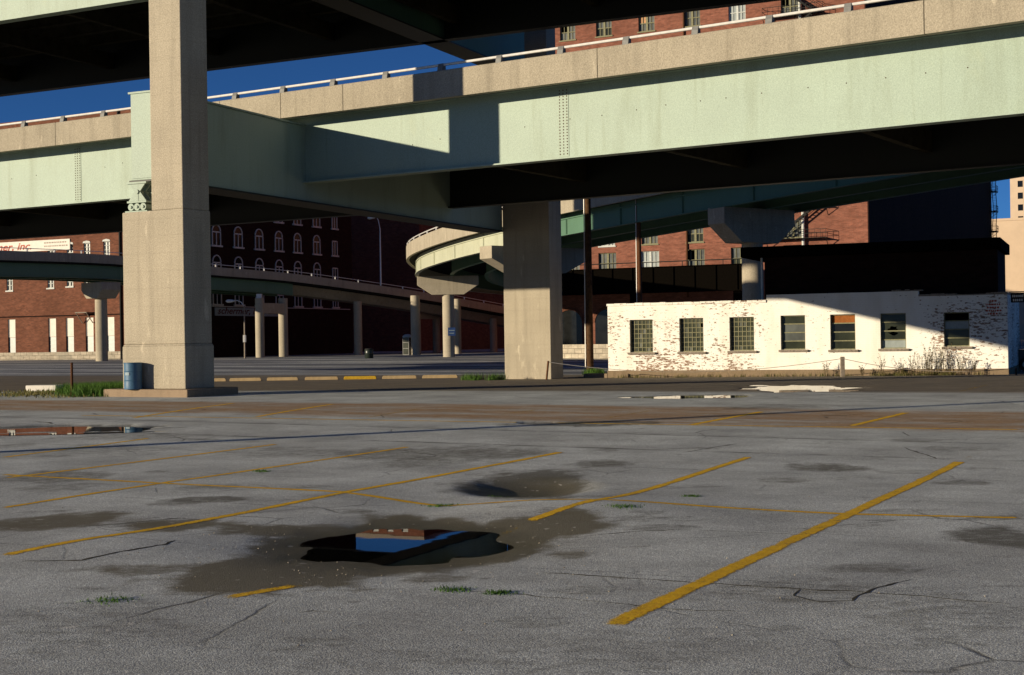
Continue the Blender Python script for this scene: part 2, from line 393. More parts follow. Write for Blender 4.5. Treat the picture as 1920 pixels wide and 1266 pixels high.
for y in ys:
    for x in xs:
        gv.append((x, y, g(x, y)))
        a, b = stains(x, y); wet.append(a); drk.append(b)  # the dark value also holds the pothole shade
nx = len(xs)
gf = [(j*nx + i, j*nx + i + 1, (j + 1)*nx + i + 1, (j + 1)*nx + i) for j in range(len(ys) - 1) for i in range(nx - 1)]
me = bpy.data.meshes.new('ground'); me.from_pydata(gv, [], gf)
for p in me.polygons: p.use_smooth = True
shore_shade = [(1 - smooth(-.01, .055, v[2] - (PU.z - .062))) if abs(v[0] - PU.x) < 2 and abs(v[1] - PU.y) < 3 else max([(1 - smooth(-.01, .008, v[2] - (q[4] - .025)))*(1 - smooth(1.0, 1.5, math.hypot((v[0] - q[0])/q[2], (v[1] - q[1])/q[3]))) for q in PUD if abs(v[0] - q[0]) < q[2]*1.6 and abs(v[1] - q[1]) < q[3]*1.6] or [.75*(1 - smooth(.45, 1.15, math.hypot((v[0] - PH.x + .12)/1.02, (v[1] - PH.y)/1.25) + .3*noise.noise(Vector((v[0]*2.2, v[1]*2.2, 1)))))]) for v in gv]  # wet puddle rims, plus shade painted into the pothole
for nm, dat in (('wet', wet), ('dark', drk), ('shore_shade', shore_shade)):
    at_ = me.attributes.new(nm, 'FLOAT', 'POINT'); at_.data.foreach_set('value', dat)
BW0 = (WW(12, 779) + WW(1000, 790) + WW(1907, 801))/3; BW1 = (WW(200, 757) + WW(960, 759) + WW(1800, 760))/3 - .4
OW = (WW(640, 733) + WW(1280, 738))/2
print('bands', BW0, BW1, OW)
def asphalt():
    k = NT('weathered_asphalt')
    def attr(n):
        a = k.n('ShaderNodeAttribute'); a.attribute_name = n; return a.outputs['Fac']
    rot = k.map((1, 1, 1), rot=(0, 0, TH))         # local x runs along the stall rows, local y across them
    sx = k.n('ShaderNodeSeparateXYZ'); k.l(rot, sx.inputs[0]); S_, W_ = sx.outputs[0], sx.outputs[1]
    agg = k.n('ShaderNodeTexVoronoi'); k.l(k.obj, agg.inputs['Vector']); agg.inputs['Scale'].default_value = 92
    sep = k.n('ShaderNodeSeparateColor'); k.l(agg.outputs['Color'], sep.inputs[0])
    stone = k.ramp(sep.outputs[0], .05, .95, c4(.33, .34, .33), c4(.98, 1, .95))
    stone = k.mix(k.math('MULTIPLY', k.ramp(sep.outputs[1], .72, .9), .4), stone, c4(.58, .47, .36))
    col = k.mix(k.ramp(agg.outputs['Distance'], .25, .62), stone, c4(.33, .335, .34))
    grain = k.noise(60, detail=5, rough=.8)
    col = k.mix(.5, col, k.ramp(grain, .25, .75), 'OVERLAY')
    pat = k.ramp(k.noise(.55, k.map((1, 1, 1), rot=(0, 0, TH)), detail=8, rough=.65), .32, .7, c4(.74, .745, .73), c4(1.34, 1.37, 1.33))
    col = k.mix(1, col, pat, 'MULTIPLY')
    str_ = k.ramp(k.noise(1.0, k.map((.25, 1.6, 1), src=rot), detail=6, rough=.6), .5, .72)
    col = k.mix(k.math('MULTIPLY', str_, .28), col, c4(.22, .21, .19))
    # paving bands across the lot: brown grit strip, then old dark asphalt beyond the lane
    n1 = k.noise(.7, rot, detail=6, rough=.65); n2 = k.noise(5, k.map((1, 2, 1), src=rot), detail=5, rough=.7)
    Wn = k.math('ADD', W_, k.math('MULTIPLY', k.math('SUBTRACT', n1, .5), 1.1))
    Wn = k.math('ADD', Wn, k.math('MULTIPLY', k.math('SUBTRACT', n2, .5), .7))
    b1 = k.math('MULTIPLY', k.ramp(k.math('DIVIDE', Wn, 60), BW0/60, (BW0 + .6)/60), k.ramp(k.math('DIVIDE', Wn, 60), BW1/60, (BW1 + .6)/60, c4(1, 1, 1), c4(0, 0, 0)))
    brown = k.mix(k.ramp(k.noise(3, k.map((.5, 1.6, 1), src=rot), detail=8, rough=.72), .3, .72), c4(.40, .24, .12), c4(.21, .14, .082))
    brown = k.mix(.5, brown, k.ramp(grain, .25, .75), 'OVERLAY')
    bp = k.math('MULTIPLY', k.ramp(k.noise(1.1, k.map((.35, 1.3, 1), src=rot), detail=8, rough=.7), .34, .56, c4(.30, .30, .30)), k.ramp(n2, .25, .5, c4(.5, .5, .5)))
    col = k.mix(k.math('MULTIPLY', b1, bp), col, brown)
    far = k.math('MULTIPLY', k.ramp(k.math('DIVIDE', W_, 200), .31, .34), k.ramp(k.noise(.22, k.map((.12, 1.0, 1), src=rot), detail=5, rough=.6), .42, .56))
    col = k.mix(k.math('MULTIPLY', far, .88), col, c4(.075, .09, .12))  # bluish dark stripes paint cast shadows onto the far road
    b2 = k.math('MULTIPLY', k.ramp(k.math('DIVIDE', Wn, 100), OW/100, (OW + 1.5)/100), k.ramp(k.math('DIVIDE', Wn, 100), .70, .72, c4(1, 1, 1), c4(.12, .12, .12)))
    old = k.mix(k.ramp(n1, .35, .65), c4(.20, .165, .115), c4(.13, .112, .085))
    old = k.mix(.5, old, k.ramp(grain, .25, .75), 'OVERLAY')
    col = k.mix(b2, col, old)
    # sealed seams and cracks running along the rows
    crk = None
    for w0, wd, sl, am in ((WW(1600, 825), .11, .0, .6), (WW(1700, 858), .11, .0, .62), (WW(1000, 806), .05, .0, .35), (WW(1500, 1000), .02, .012, .45), (WW(1440, 1088), .016, -.02, .4), (WW(1500, 890), .03, .02, .4), (WW(1500, 930), .02, -.01, .35), (WW(960, 745), .07, 0, .5)):
        c = k.math('ADD', W_, k.math('MULTIPLY', S_, sl))
        c = k.math('ADD', c, k.math('MULTIPLY', k.math('SUBTRACT', k.noise(2.2, rot, detail=6, rough=.7), .5), .22))
        c = k.math('ABSOLUTE', k.math('SUBTRACT', c, w0))
        c = k.math('MULTIPLY', k.ramp(k.math('DIVIDE', c, wd*3), .12, .45, c4(1, 1, 1), c4(0, 0, 0)), am)
        c = k.math('MULTIPLY', c, k.ramp(k.noise(.8, k.map((1, 1, 1), (w0, 0, 0), src=rot), detail=3), .36, .56))
        crk = c if crk is None else k.math('MAXIMUM', crk, c)
    v = k.n('ShaderNodeTexVoronoi', feature='DISTANCE_TO_EDGE')
    wv = k.n('ShaderNodeMix', data_type='VECTOR'); wv.inputs[0].default_value = .16
    k.l(k.obj, wv.inputs[4]); nz = k.n('ShaderNodeTexNoise'); k.l(k.obj, nz.inputs['Vector']); nz.inputs['Scale'].default_value = 1.6; nz.inputs['Detail'].default_value = 7
    k.l(nz.outputs[1], wv.inputs[5]); k.l(wv.outputs[1], v.inputs['Vector']); v.inputs['Scale'].default_value = .75
    vc = k.math('MULTIPLY', k.ramp(v.outputs['Distance'], .003, .014, c4(1, 1, 1), c4(0, 0, 0)), k.ramp(k.noise(.45, k.map((1, 1, 1), (4, 2, 0)), detail=4), .52, .66))
    crk = k.math('MAXIMUM', crk, k.math('MULTIPLY', vc, .75))
    col = k.mix(crk, col, c4(.03, .027, .021))
    # oil, damp, and shade painted into the pothole
    fine = k.math('MULTIPLY', k.math('SUBTRACT', k.noise(6, k.map((.7, 1.1, 1)), detail=8, rough=.78), .5), 1.9)
    dk = k.math('MULTIPLY', k.ramp(k.math('ADD', attr('dark'), fine), .2, .85), k.ramp(attr('dark'), .0, .25))
    col = k.mix(k.math('MULTIPLY', dk, .78), col, c4(.062, .054, .035))
    wt = k.math('MULTIPLY', k.ramp(k.math('ADD', attr('wet'), k.math('MULTIPLY', fine, .55)), .25, .66), k.ramp(attr('wet'), .0, .2))
    wcol = k.mix(k.ramp(grain, .3, .8), c4(.085, .073, .045), c4(.18, .155, .10))
    col = k.mix(k.math('MULTIPLY', wt, .93), col, wcol)
    sh = attr('shore_shade'); col = k.mix(k.math('MULTIPLY', sh, .85), col, c4(.03, .025, .014))
    dp = k.ramp(k.noise(3.1, k.map((1, 1, 1), (3, 3, 3)), detail=3, rough=.5), .70, .76); col = k.mix(k.math('MULTIPLY', dp, .45), col, c4(.06, .055, .045))
    lg = k.ramp(k.noise(7.5, detail=2), .68, .72); col = k.mix(k.math('MULTIPLY', lg, .35), col, c4(.75, .72, .66))
    h = k.math('ADD', k.math('MULTIPLY', agg.outputs['Distance'], -.6), k.math('MULTIPLY', grain, 1.0))
    h = k.math('SUBTRACT', h, k.math('MULTIPLY', crk, 1.2))
    k.bump(h, .75, .007)
    rg = k.math('SUBTRACT', k.math('SUBTRACT', .92, k.math('MULTIPLY', wt, .28)), k.math('MULTIPLY', sh, .38))
    return k.fin(col, rg, .25)
M['asphalt'] = asphalt()
me.materials.append(M['asphalt'])
go = bpy.data.objects.new('ground', me); COL.objects.link(go); tag(go, 'weathered grey asphalt car park with damp stains and cracks', None, None, 'structure')
# ------------------------------------------------------------------ painted stall lines
def paintmat(name, wear):
    k = NT(name)
    n = k.noise(34, detail=5, rough=.8); n2 = k.noise(2.2, detail=6, rough=.7)
    col = k.mix(k.ramp(k.noise(5, detail=6), .3, .7), c4(.86, .50, .014), c4(.62, .36, .02))
    col = k.mix(.45, col, k.ramp(n, .25, .75), 'OVERLAY')
    tr = k.n('ShaderNodeBsdfTransparent'); mx = k.n('ShaderNodeMixShader')
    a = k.n('ShaderNodeAttribute'); a.attribute_name = 'edge'
    n3 = k.noise(9, detail=6, rough=.75)
    f = k.math('ADD', k.math('MULTIPLY', n, .46), k.math('ADD', k.math('MULTIPLY', n2, .36), k.math('MULTIPLY', n3, .34)))
    f = k.math('SUBTRACT', f, k.math('MULTIPLY', a.outputs['Fac'], .20))
    k.l(k.ramp(f, .46 + wear, .60 + wear), mx.inputs[0])
    k.l(tr.outputs[0], mx.inputs[1]); k.l(k.b.outputs[0], mx.inputs[2]); k.l(mx.outputs[0], k.out.inputs[0])
    k.bump(n, .5, .01)
    return k.fin(col, .85, .2)
PM = [paintmat('yellow_line_paint', -.06), paintmat('worn_yellow_line_paint', .08), paintmat('faint_yellow_line_paint', .15)]
def line(pix, width, wear, label, lift=.003):
    pts = [gp(u, v) for u, v in pix]
    vs, fs, ed = [], [], []
    P = []
    for a, b in zip(pts[:-1], pts[1:]):
        n = max(2, int((b - a).length/.12))
        P += [a.lerp(b, i/n) for i in range(n)]
    P.append(pts[-1])
    for i, p in enumerate(P):
        d = (P[min(i + 1, len(P) - 1)] - P[max(i - 1, 0)]); d.z = 0; d.normalize(); q = Vector((-d.y, d.x, 0))
        for j in range(5):
            t = (j - 2)/2; r_ = p + q*t*width/2
            vs.append((r_.x, r_.y, g(r_.x, r_.y) + lift)); ed.append(1.0 if abs(t) > .9 or i in (0, len(P) - 1) else 0.0)
    for i in range(len(P) - 1):
        for j in range(4): fs.append((i*5 + j, i*5 + j + 1, (i + 1)*5 + j + 1, (i + 1)*5 + j))
    m_ = bpy.data.meshes.new('parking_line'); m_.from_pydata(vs, [], fs); m_.materials.append(PM[wear])
    e = m_.attributes.new('edge', 'FLOAT', 'POINT'); e.data.foreach_set('value', ed)
    o = bpy.data.objects.new('parking_line', m_); COL.objects.link(o)
    return tag(o, label, None, 'painted stall lines on the car park', 'structure')
LINES = [
    ([(1146, 1172), (1590, 965), (1800, 866)], .19, 0, 'bold yellow stall line at the near right of the car park'),
    ([(990, 977), (1130, 942), (1405, 857)], .17, 0, 'yellow stall line right of the pothole'),
    ([(420, 1122), (560, 1097)], .17, 0, 'short yellow stall line piece in front of the near puddle'),
    ([(905, 1004), (990, 977)], .15, 2, 'faint muddy yellow line piece beside the near puddle'),
    ([(8, 1048), (260, 1000), (660, 921), (1052, 848)], .17, 0, 'yellow stall line running behind the near puddle'),
    ([(5, 952), (320, 903), (768, 838)], .15, 0, 'second yellow stall line beyond the near puddle'),
    ([(5, 897), (520, 833)], .15, 0, 'third yellow stall line beyond the near puddle'),
    ([(5, 858), (280, 822)], .15, 0, 'yellow stall line just this side of the pole shadow'),
    ([(5, 890), (640, 923), (830, 946), (1000, 942), (1130, 944), (1590, 964), (1915, 972)], .15, 0, 'long thin yellow cross line through the pothole row'),
    ([(1410, 855), (1480, 832)], .12, 2, 'faint yellow tail of the stall line right of the pothole'),
    ([(1805, 862), (1850, 845)], .12, 2, 'faint yellow tail of the bold near right stall line'),
    ([(150, 779), (700, 788), (1290, 797), (1915, 806)], .16, 0, 'long yellow cross line along the brown strip'),
    ([(158, 762), (420, 765)], .16, 1, 'faint yellow cross line on the brown strip at the left'),
    ([(250, 784), (440, 756)], .19, 0, 'leftmost yellow stall line on the brown strip'),
    ([(480, 782), (625, 758)], .19, 0, 'yellow stall line on the brown strip, second from the left'),
    ([(690, 783), (790, 766)], .17, 1, 'yellow stall line on the brown strip, third from the left'),
    ([(930, 779), (1010, 768)], .16, 1, 'faint yellow stall line in the middle of the brown strip'),
    ([(1140, 784), (1220, 770)], .16, 1, 'faint yellow stall line right of the middle of the brown strip'),
    ([(1295, 797), (1430, 772)], .2, 0, 'yellow stall line on the brown strip below the long white puddle'),
    ([(1595, 799), (1700, 774)], .2, 0, 'rightmost yellow stall line on the brown strip'),
    ([(1800, 734), (1850, 722)], .14, 1, 'short yellow line on the far asphalt before the white building')]
for a in LINES: line(*a)
# ------------------------------------------------------------------ open cracks
def crackmat():
    k = NT('crack_grit')
    return k.fin(k.mix(k.ramp(k.noise(14, detail=4), .35, .7), c4(.035, .032, .025), c4(.10, .088, .06)), .95, .1)
M['crack'] = crackmat()
cr_ = random.Random(21)
def crack(pix, w, label):
    P = []
    for a, b in zip([gp(*q) for q in pix][:-1], [gp(*q) for q in pix][1:]):
        n = max(3, int((b - a).length/.07)); P += [a.lerp(b, i/n) for i in range(n)]
    vs, fs = [], []; jx = jy = 0
    for i, p in enumerate(P):
        jx = jx*.85 + cr_.gauss(0, .009); jy = jy*.85 + cr_.gauss(0, .012); d = P[min(i + 1, len(P) - 1)] - P[max(i - 1, 0)]; d.z = 0; d.normalize(); q = Vector((-d.y, d.x, 0))
        ww = w*(.25 + .9*abs(noise.noise(Vector((i*.23, pix[0][0], 0))))*1.6 + cr_.uniform(0, .3))*min(1, (i + 1)/5, (len(P) - i)/5)
        for s in (-1, 1): r_ = Vector((p.x + jx, p.y + jy, 0)) + q*s*ww/2; vs.append((r_.x, r_.y, g(r_.x, r_.y) + .002))
    for i in range(len(P) - 1): fs.append((2*i, 2*i + 1, 2*i + 3, 2*i + 2))
    m_ = bpy.data.meshes.new('pavement_crack'); m_.from_pydata(vs, [], fs); m_.materials.append(M['crack'])
    o = bpy.data.objects.new('pavement_crack', m_); COL.objects.link(o); tag(o, label, None, 'open cracks in the asphalt', 'structure')
for a in (([(40, 1058), (150, 1056), (255, 1036), (305, 1029), (333, 1017)], .075, 'wide black crack along the slipped asphalt sheet at the left'), 
          ([(135, 990), (210, 984), (330, 972), (420, 976)], .05, 'ragged crack left of the near puddle, above the wide black one'), ([(830, 1104), (940, 1112), (1100, 1126), (1250, 1140), (1400, 1146)], .024, 'long thin crack crossing the bold stall line, nearer one'),
          ([(1010, 1073), (1180, 1086), (1330, 1094), (1520, 1106), (1700, 1116), (1900, 1134)], .035, 'long crack crossing the bold stall line, farther one'), ([(1500, 1104), (1490, 1118), (1540, 1128), (1600, 1126), (1640, 1104), (1720, 1085)], .028, 'looping crack at the right of the bold stall line'),
          ([(1285, 848), (1385, 831)], .05, 'short slanting crack beyond the right stalls'), ([(1695, 839), (1757, 861)], .05, 'short slanting crack near the end of the bold stall line'),
          ([(1310, 996), (1420, 999), (1530, 1004)], .035, 'thin crack left of the bold stall line'), ([(60, 790), (230, 806), (380, 800)], .10, 'dark seam by the left puddle'), ([(560, 1150), (590, 1146), (630, 1150)], .03, 'tiny crack at the bottom of the car park'), ([(1090, 1005), (1180, 998), (1290, 992)], .035, 'thin crack right of the near puddle')):
    crack(*a)
# ------------------------------------------------------------------ puddles
def watermat():
    k = NT('still_puddle_water')
    gl = k.n('ShaderNodeBsdfGlossy'); gl.inputs['Roughness'].default_value = .012
    tr = k.n('ShaderNodeBsdfTransparent'); tr.inputs[0].default_value = c4(.55, .48, .36)
    fr = k.n('ShaderNodeFresnel'); fr.inputs['IOR'].default_value = 1.45
    bp = k.n('ShaderNodeBump'); k.l(k.noise(1.1, detail=2), bp.inputs['Height']); bp.inputs['Strength'].default_value = .03; bp.inputs['Distance'].default_value = .02
    k.l(bp.outputs[0], gl.inputs['Normal']); k.l(bp.outputs[0], fr.inputs['Normal'])
    mx = k.n('ShaderNodeMixShader'); k.l(fr.outputs[0], mx.inputs[0]); k.l(tr.outputs[0], mx.inputs[1]); k.l(gl.outputs[0], mx.inputs[2]); k.l(mx.outputs[0], k.out.inputs[0])
    return k.m
M['water'] = watermat()
def puddle(cx, cy, rx, ry, z, rag, label, n=96, seed=0, rot=0):
    pts = []
    for i in range(n):
        t = 2*math.pi*i/n
        q = 1 + rag*noise.noise(Vector((math.cos(t)*1.6 + seed, math.sin(t)*1.6, seed))) + rag*.6*noise.noise(Vector((math.cos(t)*5 + seed, math.sin(t)*5, 3)))
        a, b = math.cos(t)*rx*q, math.sin(t)*ry*q
        pts.append((cx + a*math.cos(rot) - b*math.sin(rot), cy + a*math.sin(rot) + b*math.cos(rot)))
    mb = MB(); mb.add([(x, y, (z if z is not None else g(x, y) + .004)) for x, y in pts], [tuple(range(n))])
    tag(mb.build('puddle', M['water'], fix=False), label, None, 'puddles left on the asphalt', 'structure')
puddle(PU.x, PU.y, 1.35, 1.8, PU.z - .062, .0, 'dark puddle in the near stall mirroring sky and brick building')
def far_puddle(i, label):
    cx, cy, rx, ry, zc, _ = PUD[i]; puddle(cx, cy, rx*1.6, ry*1.9, zc - .025, 0, label)
far_puddle(0, 'long bright puddle in front of the white building, farther one')
far_puddle(1, 'thin pale puddle in front of the white building, nearer one')
far_puddle(2, 'flat puddle at the left edge of the car park mirroring the drum')
far_puddle(3, 'tiny puddle at the middle of the brown strip')
# ------------------------------------------------------------------ concrete pillars
PT = R(29)
def pl(C, x, y): return (C[0] + x*math.cos(PT) + y*math.sin(PT), C[1] - x*math.sin(PT) + y*math.cos(PT))
def solve_x(C, u, v, y=0.0):       # local x on the lit face plane seen at column u
    k = ray(u, v)[0]
    X0, Z0 = C[0] + y*math.sin(PT), C[1] + y*math.cos(PT)
    return (k*Z0 - X0)/(math.cos(PT) + k*math.sin(PT))
def solve_y(C, u, v, x=0.0):
    k = ray(u, v)[0]
    X0, Z0 = C[0] + x*math.cos(PT), C[1] - x*math.sin(PT)
    return (k*Z0 - X0)/(math.sin(PT) - k*math.cos(PT))
def pillar(Cu, Cv, Z, lu, ru, slu, sru, su_v, gz, plz, ledge, top, label, plinth):
    C = (ray(Cu, Cv)[0]*Z, Z)
    t = empty('concrete_pillar', (C[0], C[1], gz), -PT, label, 'pillar')
    a = -solve_x(C, lu, 600); b = solve_y(C, ru, 600); sa = -solve_x(C, slu, su_v); sb = solve_y(C, sru, su_v)
    m = MB()
    rect = lambda e, a_, b_: [(-a_ - e, -e), (e, -e), (e, b_ + e), (-a_ - e, b_ + e)]
    z0 = plz - gz
    fl = .04 if plinth else 0
    if plinth: m.prism(rect(fl, a, b), z0, z0 + 1.40); m.prism(rect(fl, a, b), z0 + 1.40, z0 + 1.46, rect(0, a, b)); m.prism(rect(0, a, b), z0 + 1.46, ledge - gz)
    else: m.prism(rect(0, a, b), z0, ledge - gz)
    m.build('base_shaft', M['concrete'], t, bevel=.03)
    s = MB(); s.prism([(-sa, .004), (-.004, .004), (-.004, sb), (-sa, sb)], ledge - gz, top - gz)
    s.build('upper_shaft', M['concrete'], t, bevel=.03)
    if plinth:
        p = MB(); p.prism([(-a - .55, -.42), (.45, -.42), (.45, b + .75), (-a - .55, b + .75)], -.15, z0)
        p.build('plinth', M['kerb'], t, bevel=.03)
    return t, C, a, b, sa, sb
P1, C1, a1, b1, sa1, sb1 = pillar(346, 600, 45.3, 232, 397.5, 281, 390, 200, 0.0, .15, 5.97, 18.3, 'tall sunlit concrete pillar on a plinth beside the blue drum', True)
P2, C2, a2, b2, sa2, sb2 = pillar(1032, 600, 69.5, 945, 1055, 983, 1042, 100, -.40, -.42, 10.05, 18.3, 'half shaded concrete pillar beside the white brick building', False)
# ------------------------------------------------------------------ bent caps
kc = (2161 - 960)/F; dl = math.hypot(kc, 1); DC = (kc/dl, 1/dl); CRZ = -math.atan2(DC[0], DC[1])
CO = (ray(392, 270)[0]*48.9, 48.9)
def bent(z0, z1, y0, y1, label, mt='green'):
    t = empty('bent_cap', (CO[0], CO[1], z0), CRZ, label, 'crossbeam')
    h = z1 - z0
    m = MB(); m.box(-1.12, 0, y0, y1, .06, h - .06); m.build('box_beam', M[mt], t, bevel=.015)
    f = MB(); f.box(-1.2, .08, y0 - .03, y1, 0, .06); f.build('flange', M['shadesteel'], t)  # lower flange near-black, its shade put into the paint
    f = MB(); f.box(-1.2, .08, y0 - .03, y1, h - .06, h); f.build('flange', M['green'], t)
    p = MB(); p.box(-1.08, -.04, y0 - .025, y0, .12, h - .12); p.box(-.22, -.2, y0 - .04, y0 - .02, .4, h - .4)
    p.build('end_plate', M['green'], t)
    return t
bent(7.0, 10.0, -2.75, 24.2, 'green steel box crossbeam on a rocker bearing, between both concrete pillars')
bent(15.5, 18.3, -2.2, 31.2, 'upper green box crossbeam high under the top deck', 'shadegreen')  # darker green carries the shade below the top deck
# rocker bearing on the pillar ledge
bx = solve_x(C1, 268, 370, .62); bp = pl(C1, bx, .62)
rb = empty('rocker_bearing', (bp[0], bp[1], 5.97), CRZ, 'pale green rocker bearing with rollers on the pillar ledge', 'bridge bearing')
m = MB(); m.box(-.46, .46, -.36, .36, 0, .07); m.build('base_plate', M['green'], rb, bevel=.01)
m = MB(); m.box(-.40, .40, -.33, .33, .33, .40); m.build('roller_plate', M['green'], rb, bevel=.01)
for i in range(3):
    x = -.25 + i*.25
    r_ = MB(); r_.tube([(x, -.31, .2), (x, .31, .2)], .122, 20); r_.tube([(x, -.35, .2), (x, -.31, .2)], .05, 10)
    r_.build('roller', M['green'], rb, smooth=True)
m = MB()
for y in (-.26, 0, .26):
    m.extr([(-.36, .40), (.36, .40), (.12, .70), (-.12, .70)], y - .03, y + .03)
m.box(-.05, .05, -.3, .3, .40, .70); m.build('lower_rocker', M['green'], rb)
m = MB(); m.tube([(0, -.33, .70), (0, .33, .70)], .075, 16); m.build('pin', M['green'], rb, smooth=True)
m = MB()
for y in (-.26, 0, .26):
    m.extr([(-.12, .72), (.12, .72), (.33, .97), (-.33, .97)], y - .03, y + .03)
m.box(-.40, .40, -.33, .33, .965, 1.03); m.build('upper_rocker', M['green'], rb)
# ------------------------------------------------------------------ lower highway deck
def Zg(X): return 49.56 - .642*X - .00169*X*X
def lower_frame(X):
    s = -.642 - .00338*X; n = math.hypot(s, 1)
    return ((X, Zg(X)), (-s/n, 1/n), 0.0)
def upper_frame(X):
    n = math.hypot(.5, 1)
    return ((X, 49.5 - .5*X), (.5/n, 1/n), 0.0)
def frames(fn, x0, x1, step=1.5):
    n = max(1, int(math.ceil((x1 - x0)/step)))
    return [fn(x0 + (x1 - x0)*i/n) for i in range(n + 1)]
def x_at(fn, u, v, d):
    k = ray(u, v)[0]; lo_, hi = -60.0, 45.0
    for _ in range(50):
        m_ = (lo_ + hi)/2; o, nn, _z = fn(m_); X, Z = o[0] + nn[0]*d, o[1] + nn[1]*d
        if X/Z < k: lo_ = m_
        else: hi = m_
    return (lo_ + hi)/2
def pos(fn, X, d, z): o, nn, _z = fn(X); return Vector((o[0] + nn[0]*d, o[1] + nn[1]*d, z))
def deck(fn, x0, x1, zb, zs, width, over, label, joints, rail, pz=(-.15, .83)):
    mid = pos(fn, 0, 0, zb)
    t = empty('highway_deck', (0, 0, 0), 0, label, 'bridge')
    fr = frames(fn, x0, x1)
    th = .03
    for d, s in ((0, 1), (width, -1)):
        m = MB()
        m.sweep(fr, [(d - th, zb + .04), (d + th, zb + .04), (d + th, zs), (d - th, zs)])
        m.sweep(fr, [(d - .24, zb), (d + .24, zb), (d + .24, zb + .05), (d - .24, zb + .05)])
        m.sweep(fr, [(d - .2, zs - .05), (d + .2, zs - .05), (d + .2, zs - .002), (d - .2, zs - .002)])
        gd = m.build('girder', M['green'] if s > 0 else M['shadesteel'], t)  # far girder gets the near-black tone in place of shade
        if s > 0: near = gd
    m = MB()
    m.sweep(fr, [(-over, zs), (width + over, zs), (width + over, zs + .26), (-over, zs + .26)])
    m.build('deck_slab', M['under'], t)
    n = 5
    for i in range(1, n + 1):
        d = width*i/(n + 1)
        m = MB()
        m.sweep(fr, [(d - .03, zs - 1.0), (d + .03, zs - 1.0), (d + .03, zs), (d - .03, zs)])
        m.sweep(fr, [(d - .17, zs - 1.05), (d + .17, zs - 1.05), (d + .17, zs - 1.0), (d - .17, zs - 1.0)])
        m.build('stringer', M['string'], t)
    X = x0 + 3
    while X < x1 - 2:
        a, b = pos(fn, X, .1, zs - 1.45), pos(fn, X, width - .1, zs - 1.45)
        m = MB(); m.bar(a, b, .3, .8); m.build('floor_beam', M['string'], t)
        X += 6.2
    for d0, d1 in ((-over - .02, -over + .26), (width + over - .26, width + over + .02)):
        m = MB(); js = [x0] + sorted(joints) + [x1]
        for a, b in zip(js[:-1], js[1:]):
            z0, z1 = zs + pz[0], zs + pz[1]
            m.sweep(frames(fn, a + .012, b - .012), [(d0, z0), (d1, z0), (d1 - .03 if d0 < 0 else d1, z1 - .03), (d1 - .05 if d0 < 0 else d1 - .03, z1), (d0 + .03, z1), (d0, z1 - .03)])
        m.build('parapet', M['parapet'], t)
    if rail:
        dr = -over + .12; zr = zs + pz[1] + rail
        m = MB(); m.tube([pos(fn, x0 + i*1.5, dr, zr) for i in range(int((x1 - x0)/1.5) + 1)], .048, 8)
        rl = m.build('guard_rail', M['galv'], t, smooth=True)
        for X in rail_x:
            q = pos(fn, X, dr, zs + pz[1]); o, nn, _ = fn(X); tn = Vector((nn[1], -nn[0], 0)); nv = Vector((nn[0], nn[1], 0))
            m = MB(); w_ = .11; prof = [(-.13, -.02), (.10, -.02), (.09, rail - .06), (.05, rail + .045), (-.05, rail + .045), (-.10, rail*.6)]
            vs = [q + nv*d + Vector((0, 0, z)) + tn*s*w_ for s in (-1, 1) for d, z in prof]; k_ = len(prof)
            m.add(vs, [tuple(range(k_)), tuple(range(2*k_ - 1, k_ - 1, -1))] + [(i, (i + 1) % k_, k_ + (i + 1) % k_, k_ + i) for i in range(k_)])
            m.build('rail_post', M['post'], rl)
    return t, near
x0r = x_at(lower_frame, 938, 118, -1.0); rail_x = [x0r + i*2.08 for i in range(-13, 8)]
JL = [x_at(lower_frame, u, 200, -1.15) for u in (103, 412, 526, 643, 1121, 1735)]
LD, LG = deck(lower_frame, -62, 27, 7.74, 10.3, 12.2, 1.13, 'pale green girder highway deck with railed concrete parapet crossing the picture', JL, .21)
rail_x = []
UD, UG = deck(upper_frame, -42, 34, 15.5, 18.0, 12.9, 1.1, 'dark upper highway deck crossing the top of the picture', [-30, -18, -6, 6, 18], 0)
# splice plates with rivets and bolt dots on the near girder
def merge(o, mb, mat):
    b = bmesh.new(); b.from_mesh(o.data); k0 = len(b.faces); o.data.materials.append(mat)
    vv = [b.verts.new(v) for v in mb.v]
    for f in mb.f: b.faces.new([vv[i] for i in f]).material_index = 1
    bmesh.ops.recalc_face_normals(b, faces=b.faces); b.to_mesh(o.data); b.free()
def splice(u):
    X = x_at(lower_frame, u, 250, 0); m = MB(); rv = MB()
    for dx, w in ((0, .16),):
        a = pos(lower_frame, X - .17, -.031, 0); b = pos(lower_frame, X + .17, -.031, 0)
        nn = lower_frame(X)[1]
        m.add([(p.x - nn[0]*e, p.y - nn[1]*e, z) for e in (0, .014) for z in (7.83, 10.2) for p in (a, b)],
              [(4, 5, 7, 6), (0, 4, 6, 2), (1, 3, 7, 5), (2, 6, 7, 3), (0, 1, 5, 4)])
    for j in range(3):
        for i in range(22):
            c = pos(lower_frame, X - .12 + j*.12, -.047, 7.92 + i*.104); nn = lower_frame(X)[1]; tn = (nn[1], -nn[0])
            ring = [(c.x + tn[0]*.026*math.cos(q), c.y + tn[1]*.026*math.cos(q), c.z + .026*math.sin(q)) for q in [k*math.pi/3 for k in range(6)]]
            rv.add(ring + [(c.x - nn[0]*.022, c.y - nn[1]*.022, c.z)], [(k, (k + 1) % 6, 6) for k in range(6)] )
    s = m.build('splice_plate', M['green'], LD); merge(s, rv, M['rust'])
for u in (146, 1058): splice(u)
bm_ = MB()
